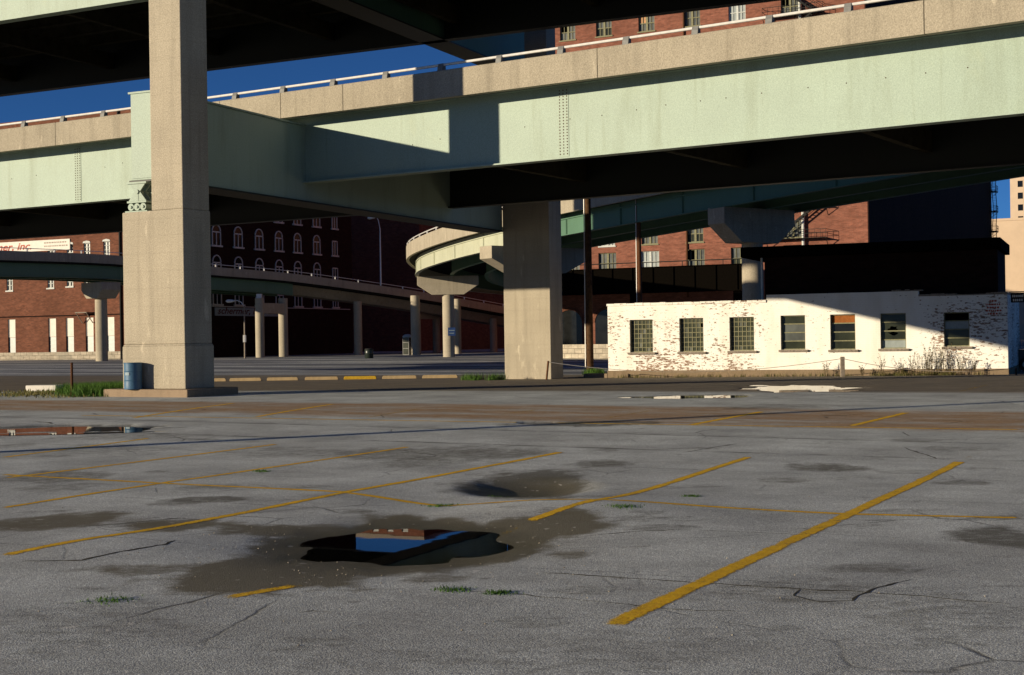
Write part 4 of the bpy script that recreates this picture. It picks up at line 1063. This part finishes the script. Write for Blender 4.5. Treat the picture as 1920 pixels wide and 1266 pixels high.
for (a, b, c, d) in drs:
    m = MB(); zm = c + (d - c)*.46
    m.box(a, b, .16, .26, zm, d); m.box(a, a + .1, .10, .159, zm, d); m.box(b - .1, b, .10, .159, zm, d); dd = m.build('door', M['signwhite'], b1)
    m = MB(); m.box(a, b, .20, .26, c, zm - .03)
    for q in range(1, 4): m.box(a, b, .18, .199, c + (zm - c)*q/4, c + (zm - c)*q/4 + .05)
    m.build('shadow_grey_panel', M['greyglass'], dd)  # grey lower half paints the shadow band across the doors
m = MB(); zc = B1.z(90, 594, B1.x(90, 600)); m.box(xl, 0.0, -.06, -.002, zc, zc + .16); m.build('belt_course', M['brickshade'], b1)
xc = B1.x(168, 590); m = MB(); m.box(xc - 1.1, xc + .7, -1.3, -.002, zc + .3, zc + .42); m.bar((xc - 1, -1.2, zc + .3), (xc - 1, -.1, zc - .9), .08); m.bar((xc + .6, -1.2, zc + .3), (xc + .6, -.1, zc - .9), .08); m.build('door_canopy', M['sillstone'], b1)
m = MB(); m.box(xl, .02, -.12, -.002, -.5, .85); m.build('stone_base', M['stone'], b1)
xd = B1.x(227, 520); m = MB(); m.tube([(xd, -.15, -.3), (xd, -.15, H1)], .12, 8); m.build('downpipe', M['black'], b1)
# shaded side: arched windows stand a little proud, with pale trim
def archwin(yc, z0, z1, w_, arch=True):
    h = z1 - z0 - (w_/2 if arch else 0); f = MB(); e = .13
    def q(y, z, X): return (X, y, z)
    def bx(ya, yb_, za, zb_, t=.12): f.box(.003, t, ya, yb_, za, zb_)
    bx(yc - w_/2 - e, yc - w_/2, z0, z0 + h); bx(yc + w_/2, yc + w_/2 + e, z0, z0 + h); bx(yc - .06, yc + .06, z0, z0 + h, .09)
    bx(yc - w_/2, yc - .06, z0 + h - .1, z0 + h + .06, .09); bx(yc + .06, yc + w_/2, z0 + h - .1, z0 + h + .06, .09)
    bx(yc - w_/2 - .35, yc + w_/2 + .35, z0 - .22, z0 - .003, .22)
    if arch:
        n = 10
        for i in range(n):
            t0, t1 = math.pi*i/n, math.pi*(i + 1)/n; pr = []
            for r_, t in ((w_/2, t0), (w_/2 + e, t0), (w_/2 + e, t1), (w_/2, t1)): pr.append((yc + r_*math.cos(t), z0 + h + .07 + r_*math.sin(t)))
            f.add([(.003, a, b) for a, b in pr] + [(.12, a, b) for a, b in pr], [(0, 1, 2, 3), (7, 6, 5, 4)] + [(i_, (i_ + 1) % 4, 4 + (i_ + 1) % 4, 4 + i_) for i_ in range(4)])
    fo = f.build('window', M['trim'], b1)
    p_ = MB(); pts = [(yc - w_/2, z0), (yc + w_/2, z0), (yc + w_/2, z0 + h)] + ([(yc + w_/2*math.cos(t), z0 + h + w_/2*math.sin(t)) for t in [math.pi*i/8 for i in range(1, 8)]] if arch else []) + [(yc - w_/2, z0 + h)]
    p_.add([(.03, a, b) for a, b in pts], [tuple(range(len(pts)))]); p_.build('pane', M['glassdark'], fo, fix=False)
ays = [B1.y(u, 450) for u in (405, 446, 485, 522, 557, 593)]; yr = B1.y(627, 460)
for z0, z1, ar_ in ((17.6, 19.9, True), (13.8, 16.2, True), (10.0, 12.4, True), (6.5, 7.9, False), (21.4, 23.7, True)):
    for y_ in ays: archwin(y_, z0, z1, 1.5, ar_)
    archwin(yr, z0, z1 - .4, 1.1, False)
m = MB(); m.box(.003, .15, B1.y(396, 567), B1.y(655, 577), 6.16, 6.26); m.build('cornice', M['trim'], b1)
# signs on it
ya, yb2 = B1.y(402, 580), B1.y(534, 585)
q = B1.w(.02, ya, 0); sgn = empty('sign_board', (q.x, q.y, 5.05), R(90) - B1.t, 'pale blue sign board with dark red italic letters on the shaded warehouse side', 'sign')
m = MB(); m.box(0, yb2 - ya, -.1, 0, 0, 1.02); m.build('board', M['signblue'], sgn)
text_mesh('lettering', 'schermer, inc.', 1.12, M['signbrown'], sgn, (.45, -.105, .26), shear=.3, bold=.022, extrude=.004, sx=1.15*(yb2 - ya)*.62/7.2)
m = MB(); x = (yb2 - ya)*.74
for z in (.62, .3):
    x = (yb2 - ya)*.74
    while x < (yb2 - ya)*.97: l = random.uniform(.12, .3); m.box(x, x + l, -.112, -.104, z, z + .16); x += l + .1
m.build('small_lettering', M['signbrown'], sgn)
xa, xb = B1.x(-55, 460), B1.x(132, 450); z0 = B1.z(132, 464, xb); 
q = B1.w(xa, -.02, 0); sgn = empty('sign_board', (q.x, q.y, z0), -B1.t, 'long white sign board with red letters on the sunlit warehouse front', 'sign')
m = MB(); m.box(0, xb - xa, -.1, 0, -.25, 1.05); m.build('board', M['signwhite'], sgn)
text_mesh('lettering', 'schermer, inc.', 1.25, M['signred'], sgn, (B1.x(-58, 460) - xa + .5, -.105, .02), shear=.3, bold=.025, extrude=.004, sx=(B1.x(72, 455) - xa - .6)/7.6)
m = MB()
for z in (.62, .2):
    x = B1.x(84, 455) - xa
    while x < xb - xa - .6: l = random.uniform(.14, .35); m.box(x, x + l, -.112, -.104, z, z + .17); x += l + .1
m.build('small_lettering', M['signgrey'], sgn)
# ------------------------------------------------------------------ third warehouse: its sunlit top only shows mirrored in the puddle
B2 = Plan((-.0646*230, 230.0), 25.5)
b2 = empty('brick_warehouse', (B2.C[0], B2.C[1], 0), -B2.t, 'far brick warehouse behind the loop ramp, sunlit only along its top', 'building')
H2 = 30.0; m = MB(); ops = []
for k in (6, 7):
    for x in (-3.6, -6.4, -9.2, -14, -17, -20, -26, -29): ops.append((x - .6, x + .6, 2.6 + 3.5*k, 4.6 + 3.5*k))
wall_open(m, -48, 0, -.5, H2, ops, 0, .3); m.box(-.35, 0, .001, 60, -.5, H2); m.box(-48, -47.65, .001, 60, -.5, H2); m.box(-47.65, -.35, 59.65, 60, -.5, H2)
m.build('wall', M['brickdk'], b2)
m = MB(); m.box(-47.65, -.35, .35, 59.65, H2 - .7, H2 - .5); m.build('roof', M['asphroof'], b2)
m = MB(); m.box(-48.1, .12, -.2, -.002, H2 - .35, H2 + .15); m.box(.002, .2, .001, 60, H2 - .35, H2 + .15); m.build('cornice', M['sillstone'], b2)
for (a, b, c, d) in ops:
    f = MB(); f.box(a, b, .12, .2, c, c + .1); f.box(a, b, .12, .2, d - .25, d); f.box(a, b, .12, .2, (c + d)/2 - .05, (c + d)/2 + .05); f.box(a - .1, b + .1, -.1, .05, c - .16, c - .002)
    fo = f.build('window', M['trim'], b2); p_ = MB(); p_.add([(a, .2, c), (b, .2, c), (b, .2, d), (a, .2, d)], [(0, 1, 2, 3)]); p_.build('pane', M['glassgrey'], fo, fix=False)
# ------------------------------------------------------------------ pale buildings at the far right
G1 = Plan((ray(1840, 420)[0]*300, 300.0), 25.5)
e = empty('beige_building', (G1.C[0], G1.C[1], 0), -G1.t, 'plain beige building behind the zigzag fire escape at the right edge', 'building')
h = G1.z(1888, 414, 5); m = MB(); m.box(-20, 60, 0, 40, -1, h); m.build('wall', M['beige'], e)
m = MB(); m.box(-20.1, 60.1, -.15, 40.1, h + .001, h + .5); m.build('coping', M['beige'], e)
G2 = Plan((ray(1894, 360)[0]*430, 430.0), 25.5)
e = empty('office_tower', (G2.C[0], G2.C[1], 0), -G2.t, 'pale high rise with a column of small windows at the far right', 'building')
ops = [(x, x + 1.5, 6 + 3.6*i, 7.9 + 3.6*i) for i in range(3, 22) for x in (2.2, 5.6, 9, 12.4)]
m = MB(); wall_open(m, 0, 40, -1, 92, ops, 0, .4); m.box(0, .4, .001, 30, -1, 92); m.box(39.6, 40, .001, 30, -1, 92); m.box(.4, 39.6, 29.6, 30, -1, 92); m.build('wall', M['beige'], e)
m = MB(); m.box(.4, 39.6, .4, 29.6, 91, 91.3); m.build('roof', M['asphroof'], e)
for (a, b, c, d) in ops:
    p_ = MB(); p_.add([(a, .3, c), (b, .3, c), (b, .3, d), (a, .3, d)], [(0, 1, 2, 3)]); p_.build('window', M['glassdark'], e, fix=False)
# ------------------------------------------------------------------ small things
# drum on the plinth
xd = solve_x(C1, 249.5, 705, -.36); dp_ = pl(C1, xd, -.36)
dm = empty('steel_drum', (dp_[0], dp_[1], .152), 0, 'dented blue steel drum standing against the sunlit pillar', 'drum')
m = MB(); pr = []
for z, r_ in ((0, .285), (.015, .295), (.03, .285), (.27, .282), (.285, .296), (.30, .282), (.57, .282), (.585, .296), (.60, .282), (.83, .284), (.845, .297), (.865, .297), (.87, .28)): pr.append((r_, z))
m.lathe(pr, 40); bd = m.build('body', M['drum'], dm, smooth=True)
for v_ in bd.data.vertices:
    n_ = noise.noise(Vector((v_.co.x*4, v_.co.y*4, v_.co.z*3))); v_.co.x *= 1 + .02*n_; v_.co.y *= 1 + .02*n_
m = MB(); m.lathe([(.278, .852), (.27, .845), (.02, .84)], 32); m.build('lid', M['rust'], dm, smooth=True)
m = MB()
for i in range(9):
    a = R(232 + i*3.4); m.add([(.297*math.cos(a + s_*.035), .297*math.sin(a + s_*.035), z) for z in (.46, .55) for s_ in (-1, 1)], [(0, 1, 3, 2)])
m.build('torn_label', M['signblue'], dm, fix=False)
# wheel stops
ws = [(385, 424), (431, 490), (501, 559), (572, 634), (645, 706), (717, 781), (792, 858)]
lab = ['tan concrete wheel stop partly hidden by the tall pillar', 'tan concrete wheel stop, second from the tall pillar', 'tan concrete wheel stop, third from the tall pillar', 'tan concrete wheel stop just left of the yellow one',
       'yellow painted concrete wheel stop in the row', 'tan concrete wheel stop just right of the yellow one', 'tan concrete wheel stop at the right end of the row']
for (ua, ub), l_ in zip(ws, lab):
    a, b = at(ua, 711, 75), at(ub, 710, 75); z = g(a.x, 75)
    m = MB(); Lx = b.x - a.x
    m.v = []; m.extr([(0, 0), (Lx, 0), (Lx, .09), (Lx - .05, .17), (.05, .17), (0, .09)], -.09, .09)
    for x in (.35, Lx - .35): m.tube([(x, 0, .16), (x, 0, .185)], .025, 6)
    o = m.build('wheel_stop', M['wheelyel'] if 'yellow painted' in l_ else M['wheelstop'], bevel=.02, loc=(a.x, 75, z)); o.rotation_euler.z = R(random.uniform(-1.2, 1.2))
    tag(o, l_, 'wheel stop', 'wheel stops between the pillars')
# posts and cables
def post(u, v0, v1, Z, r, mat, name, label, lean=0, square=False):
    a = at(u, v0, Z); z = g(a.x, Z); b = at(u, v1, Z); h = b.z - z
    m = MB()
    if square: m.box(-r, r, -r, r, -.2, h)
    else: m.tube([(0, 0, -.2), (lean, .02, h)], r, 8)
    o = m.build(name, M[mat], loc=(a.x, Z, z), bevel=.006 if square else 0); tag(o, label, 'post'); return Vector((a.x + lean, Z, z + h))
pA = post(135, 735, 680, 47.6, .045, 'rust', 'metal_post', 'rusty metal post in the weeds left of the blue drum')
pB = post(1024, 709, 677, 68.4, .05, 'rust', 'metal_post', 'leaning rusty post before the half shaded pillar', .12)
pC = post(1580, 703, 669, 63.6, .085, 'sillstone', 'wooden_post', 'grey wooden post before the white building wall', 0, True)
def cable(p, q, sag, label, r=.014, m='sillstone'):
    pts = [p.lerp(q, i/24) - Vector((0, 0, sag*4*(i/24)*(1 - i/24))) for i in range(25)]
    tag(MB().tube(pts, r, 5).build('cable', M[m]), label, 'cable', 'cables strung between the posts')
mid = at(1142, 692, 69.2); cable(pB - Vector((0, 0, .05)), mid, .03, 'pale cable from the leaning post to the white building corner', .016, 'signwhite')
cable(mid, pC - Vector((0, 0, .08)), .34, 'slack cable along the white wall left of the wooden post')
e_ = at(1905, 690, 61); cable(pC - Vector((0, 0, .08)), e_, .34, 'slack cable along the white wall right of the wooden post')
tag(MB().tube([(0, 0, -.3), (0, 0, e_.z - g(e_.x, 61))], .04, 6).build('metal_post', M['rust'], loc=(e_.x, 61, g(e_.x, 61))), 'thin metal post beyond the right end of the white wall', 'post')
# utility poles by the white building
def upole(u, Z, h, r, mat, label, arm=False):
    a = at(u, 660, Z); z = g(a.x, Z); t = empty('utility_pole', (a.x, Z, z), 0, label, 'pole')
    m = MB(); m.tube([(0, 0, -.5), (0, 0, h)], [r, r*.8], 12); m.build('pole', M[mat], t, smooth=True)
    m = MB(); m.tube([(-r - .04, -.05, .4), (-r - .03, -.05, 2.2), (-r*.9 - .02, -.05, h - 1)], .03, 6); m.build('conduit', M['galv'], t)
    if arm: m = MB(); m.bar((-1.1, 0, h - .5), (1.1, 0, h - .5), .1, .12); m.build('crossarm', M['wood'], t)
upole(1106, 78, 11.0, .21, 'wood', 'thick brown utility pole at the left end of the white building')
upole(1201, 96, 12.5, .18, 'rust', 'thin rust coloured pole rising behind the white building')
# street lamps
def lamp(u, v, Z, zb, h, arm, rise, label, base=True):
    a = at(u, v, Z); t = empty('street_lamp', (a.x, Z, zb), 0, label, 'street lamp')
    m = MB(); m.tube([(0, 0, -.3), (0, 0, h)], [.11, .07], 10); m.build('post', M['sillstone'] if base else M['galv'], t, smooth=True)
    m = MB(); m.tube([(0, 0, h - .1), (arm*.3, 0, h + rise*.65), (arm*.7, 0, h + rise), (arm, 0, h + rise*.95)], .05, 8); m.build('arm', M['galv'], t, smooth=True)
    m = MB(); m.tube([(arm + .1, 0, h + rise*.95), (arm - .25, 0, h + rise*.93), (arm - .75, 0, h + rise*.9), (arm - .95, 0, h + rise*.9)], [.06, .16, .2, .08], 10); m.build('lamp_head', M['galv'], t, smooth=True)
    if base: m = MB(); m.box(-.16, .16, -.2, .1, 1.8, 2.6); m.build('control_box', M['galv'], t)
a = at(459, 640, 158); lamp(459, 640, 158, g(a.x, 158), 5.9, -1.1, .6, 'street lamp with curved arm in front of the pale blue sign board')
a = at(714, 525, 177); lamp(714, 525, 177, a.z - .3, (527 - 425)*177/F, -.6, 1.4, 'tall street lamp standing on the distant ramp', False)
# dark barrel, kiosk, road sign, slab, low wall
a = at(692, 665, 142); t = empty('trash_barrel', (a.x, 142, g(a.x, 142)), 0, 'dark trash barrel on the far road between distant piers', 'barrel')
m = MB(); m.lathe([(.40, 0), (.43, .04), (.43, .45), (.45, .48), (.43, .51), (.43, .86), (.45, .9)], 20); m.build('body', M['truck'], t, smooth=True)
m = MB(); m.lathe([(.44, .9), (.40, .98), (.1, 1.02)], 20); m.build('lid', M['black'], t, smooth=True)
a = at(764, 640, 168); t = empty('phone_booth', (a.x, 168, g(a.x, 168)), R(-25), 'pale blue glazed booth with domed roof beside a distant pier', 'booth')
m = MB()
for x in (-.42, .36):
    for y in (-.42, .36): m.box(x, x + .06, y, y + .06, 0, 2.1)
for z in (0, .75, 1.45, 2.04): m.box(-.36, .36, -.42, -.36, z, z + .06); m.box(-.36, .36, .36, .42, z, z + .06); m.box(-.42, -.36, -.36, .36, z, z + .06); m.box(.36, .42, -.36, .36, z, z + .06)
m.build('frame', M['post'], t)
m = MB(); m.box(-.35, .35, -.39, -.38, .06, 2.04); m.box(-.35, .35, .38, .39, .06, 2.04); m.box(-.39, -.38, -.35, .35, .06, 2.04); m.box(.38, .39, -.35, .35, .06, 2.04); m.build('glazing', M['glass'], t)
m = MB(); m.lathe([(.58, 2.1), (.58, 2.2), (.5, 2.32), (.3, 2.44), (.05, 2.48)], 20); m.build('roof', M['signblue'], t, smooth=True)
a = at(847, 622, 141.9); t = empty('road_sign', tuple(a), R(10), 'small blue road sign fixed to the hammerhead pier', 'sign')
m = MB(); m.box(-.38, .38, -.02, .02, -.42, .42); m.build('panel', M['bluesign'], t, bevel=.01)
m = MB(); m.box(-.3, .3, -.028, -.021, .08, .16); m.box(-.24, .24, -.028, -.021, -.2, -.12); m.build('lettering', M['signblue'], t)
m = MB(); m.box(-.03, .03, .02, .4, -.3, .3); m.build('bracket', M['galv'], t)
a = at(85, 716, 57); o = MB().box(-.68, .68, -.35, .35, -.05, .24).build('concrete_block', M['signwhite'], loc=(a.x, 57, g(a.x, 57)), bevel=.03); o.rotation_euler.z = R(-12); tag(o, 'pale concrete block lying in the weeds at the left edge', 'block')
a, b = at(1040, 655, 128), at(1330, 655, 112); d = b - a
o = MB().box(0, math.hypot(d.x, d.y), 0, .5, -.3, 1.25).build('stone_wall', M['stone'], loc=(a.x, a.y, g(a.x, a.y))); o.rotation_euler.z = math.atan2(d.y, d.x); tag(o, 'low stone block wall behind the brown utility pole', 'wall')
# dark parked truck past the right end of the white wall
a = at(1891, 660, 70.5); zt = g(a.x, 70.5)
t = empty('parked_truck', (a.x + 2.7, 70.5, zt), R(-20), 'dark parked truck just past the right end of the white building', 'truck')
m = MB(); m.extr([(-2.6, .45), (2.5, .45), (2.6, .9), (2.45, 1.05), (1.3, 1.15), (.75, 1.78), (-.7, 1.84), (-.85, 1.12), (-2.6, 1.1)], -.9, .9); m.build('body', M['truck'], t, bevel=.05)
m = MB(); m.extr([(1.15, 1.17), (.72, 1.68), (.05, 1.72), (.05, 1.17)], -.912, -.905); m.extr([(-.05, 1.17), (-.05, 1.72), (-.62, 1.73), (-.68, 1.17)], -.912, -.905); m.build('side_window', M['glassgrey'], t)
for x in (-1.7, 1.7):
    for y in (-.82, .82):
        m = MB(); m.tube([(x, y - .11, .36), (x, y + .11, .36)], .36, 20); w_ = m.build('wheel', M['tyre'], t, smooth=True)
        m = MB(); m.tube([(x, y - .125, .36), (x, y + .125, .36)], .19, 14); m.build('rim', M['galv'], w_, smooth=True)
m = MB(); m.box(-2.68, -2.6, -.85, .85, .45, .62); m.build('bumper', M['galv'], t)
# ------------------------------------------------------------------ weeds
def blades(n, place, hmin, hmax, w, bend):
    mb = MB()
    for _ in range(n):
        x, y = place(); z = g(x, y); h = random.uniform(hmin, hmax); a = random.uniform(0, 6.28); b = random.uniform(0, bend)*h; ww = w*random.uniform(.6, 1.3)
        dx, dy = math.cos(a), math.sin(a); px, py = -dy*ww/2, dx*ww/2
        mb.add([(x - px, y - py, z - .02), (x + px, y + py, z - .02), (x + px*.8 + dx*b*.35, y + py*.8 + dy*b*.35, z + h*.55), (x - px*.8 + dx*b*.35, y - py*.8 + dy*b*.35, z + h*.55), (x + dx*b, y + dy*b, z + h)],
               [(0, 1, 2, 3), (3, 2, 4)])
    return mb
def clumps(cs, r):
    def f():
        c = random.choice(cs); return c[0] + random.gauss(0, r), c[1] + random.gauss(0, r)
    return f
rnd = random.Random(3)
lc = []
for _ in range(46):
    u = rnd.uniform(120, 238); Z = rnd.uniform(46.8, 53); p = at(u, 700, Z); lc.append((p.x, Z))
tag(blades(9000, clumps(lc, .26), .08, .46, .02, .9).build('weeds', M['grass'], fix=False), 'bright green weeds left of the blue drum', None, None, 'stuff')
lc2 = []
for _ in range(50):
    u = rnd.uniform(-30, 235); Z = rnd.uniform(46.5, 56); p = at(u, 700, Z); lc2.append((p.x, Z))
tag(blades(2600, clumps(lc2, .45), .03, .14, .035, .9).build('grass', M['straw'], fix=False), 'short dry grass on the verge at the left', None, None, 'stuff')
wc = []
for _ in range(150):
    u = rnd.uniform(1150, 1885) if rnd.random() < .55 else rnd.uniform(1640, 1790); x = WB.x(u, 700, -.35); p = WB.w(x, -rnd.uniform(.15, .8)); wc.append((p.x, p.y))
tag(blades(1700, clumps(wc, .12), .05, .24, .02, .9).build('weeds', M['straw'], fix=False), 'dry weeds along the foot of the white wall', None, None, 'stuff')
uc = [(at(1112, 700, 77).x + rnd.gauss(0, .35), 77 + rnd.gauss(0, .4)) for _ in range(14)] + [(at(rnd.uniform(860, 945), 705, 70).x, 70 + rnd.gauss(0, .8)) for _ in range(7)]
tag(blades(1500, clumps(uc, .14), .08, .42, .026, .7).build('weeds', M['grass'], fix=False), 'green weeds round the utility pole foot and the shaded pillar', None, None, 'stuff')
# tall seeding weeds against the white wall
spots = [(1655, .95), (1690, .6), (1722, 1.0), (1735, 1.35), (1748, 1.6), (1760, 1.5), (1772, 1.35), (1785, 1.1), (1800, .9), (1825, .75), (1547 , .7), (1618, .55), (1710, 1.1), (1742, 1.2)]
lbw = ['tall', 'spindly', 'thin']
for i, (u, h) in enumerate(sorted(spots)):
    p = WB.w(WB.x(u, 690, -.5), -.5 - .12*(i % 3)); z = g(p.x, p.y)
    t = empty('weed_plant', (p.x, p.y, z), 0, None, None)
    tag(t, 'dry seeding weed before the white wall, number order left to right by the windows', 'weed', 'tall weeds against the white wall')
    sm = MB(); hd = MB()
    for s_ in range(9):
        a = random.uniform(0, 6.28); l_ = random.uniform(.05, .3)*h; hh = h*random.uniform(.65, 1.05); bx_ = random.uniform(-.1, .1); q0 = Vector((bx_, random.uniform(-.08, .08), -.02)); q1 = q0 + Vector((math.cos(a)*l_*.4, math.sin(a)*l_*.4, hh*.6)); q2 = q0 + Vector((math.cos(a)*l_, math.sin(a)*l_, hh))
        sm.tube([q0, q1, q2], [.007, .005, .003], 4)
        for k in range(9):
            f = random.uniform(.3, 1.02); c = q0.lerp(q1, f/.6) if f < .6 else q1.lerp(q2, (f - .6)/.4); a2 = random.uniform(0, 6.28); L2 = random.uniform(.05, .15); w2 = random.uniform(.012, .03)
            d = Vector((math.cos(a2), math.sin(a2), random.uniform(.1, 1.0))).normalized()*L2; n2 = d.cross(Vector((0, 0, 1))).normalized()*w2
            hd.add([c, c + d*.5 + n2, c + d, c + d*.5 - n2], [(0, 1, 2, 3)])
    sm.build('stems', M['seed'], t, fix=False); hd.build('seed_heads', M['seed'] if i % 3 else M['straw'], t, fix=False)
names = ['leftmost low dry weed under the fifth window of the white wall', 'low dry weed just right of the wooden post', 'dry weed below the sixth window of the white wall, its left side', 'short dry weed below the right side of the sixth window', 'dry weed just right of the sixth window, first of the dense bunch',
         'second weed of the dense dry bunch between the last two windows', 'third weed of the dense dry bunch between the last two windows', 'fourth weed of the dense dry bunch between the last two windows', 'tallest dry weed in the bunch left of the last window', 'dry weed just left of the last window',
         'dry weed under the left edge of the last window', 'dry weed under the middle of the last window', 'dry weed under the right edge of the last window', 'rightmost dry weed past the last window']
for o, n_ in zip([o for o in COL.objects if o.name.startswith('weed_plant')], names): o['label'] = n_
# green tufts in the cracks of the lot
for (u, v, wd, l_) in ((210, 1126, .10, 'low green tuft at the lower left of the car park'), (830, 946, .10, 'green tuft on the thin cross line before the pothole'), (1172, 957, .10, 'flat green tuft right of the near puddle'), (945, 925, .11, 'green tuft growing inside the pothole'),
                       (1010, 922, .07, 'small tuft at the right of the pothole bottom'), (1295, 932, .06, 'tiny tuft between the two right stall lines'), (490, 884, .07, 'tiny tuft on the second stall line'), (850, 1107, .07, 'tiny tuft in a crack before the near puddle'), (935, 1113, .06, 'tiniest tuft in a crack right before the near puddle')):
    p = gp(u, v); c = random.Random(u)
    o = blades(150, lambda: (p.x + c.gauss(0, wd), p.y + c.gauss(0, wd*.8)), .008, .03, .010, 1.8).build('grass_tuft', M['grass'], fix=False); tag(o, l_, 'grass tuft', 'green tufts in the car park')
# loose stones
sb = random.Random(9)
mb = MB()
for _ in range(260):
    u, v = (sb.uniform(60, 1860), sb.uniform(860, 1220)) if sb.random() < .35 else (sb.gauss(640, 260), sb.gauss(1030, 45))
    if not 850 < v < 1240: continue
    p = gp(u, v); r_ = sb.uniform(.003, .011); z = g(p.x, p.y)
    if z < PU.z - .055: continue
    vs = [(p.x + r_*sb.uniform(.7, 1.2)*a, p.y + r_*sb.uniform(.7, 1.2)*b, z + r_*c) for a, b, c in ((1, 0, .2), (-1, 0, .3), (0, 1, .2), (0, -1, .3), (.2, .1, .9), (0, 0, -.3))]
    mb.add(vs, [(0, 2, 4), (2, 1, 4), (1, 3, 4), (3, 0, 4), (2, 0, 5), (1, 2, 5), (3, 1, 5), (0, 3, 5)])
tag(mb.build('gravel', M['stone']), 'loose pale gravel scattered round the near puddle', None, None, 'stuff')
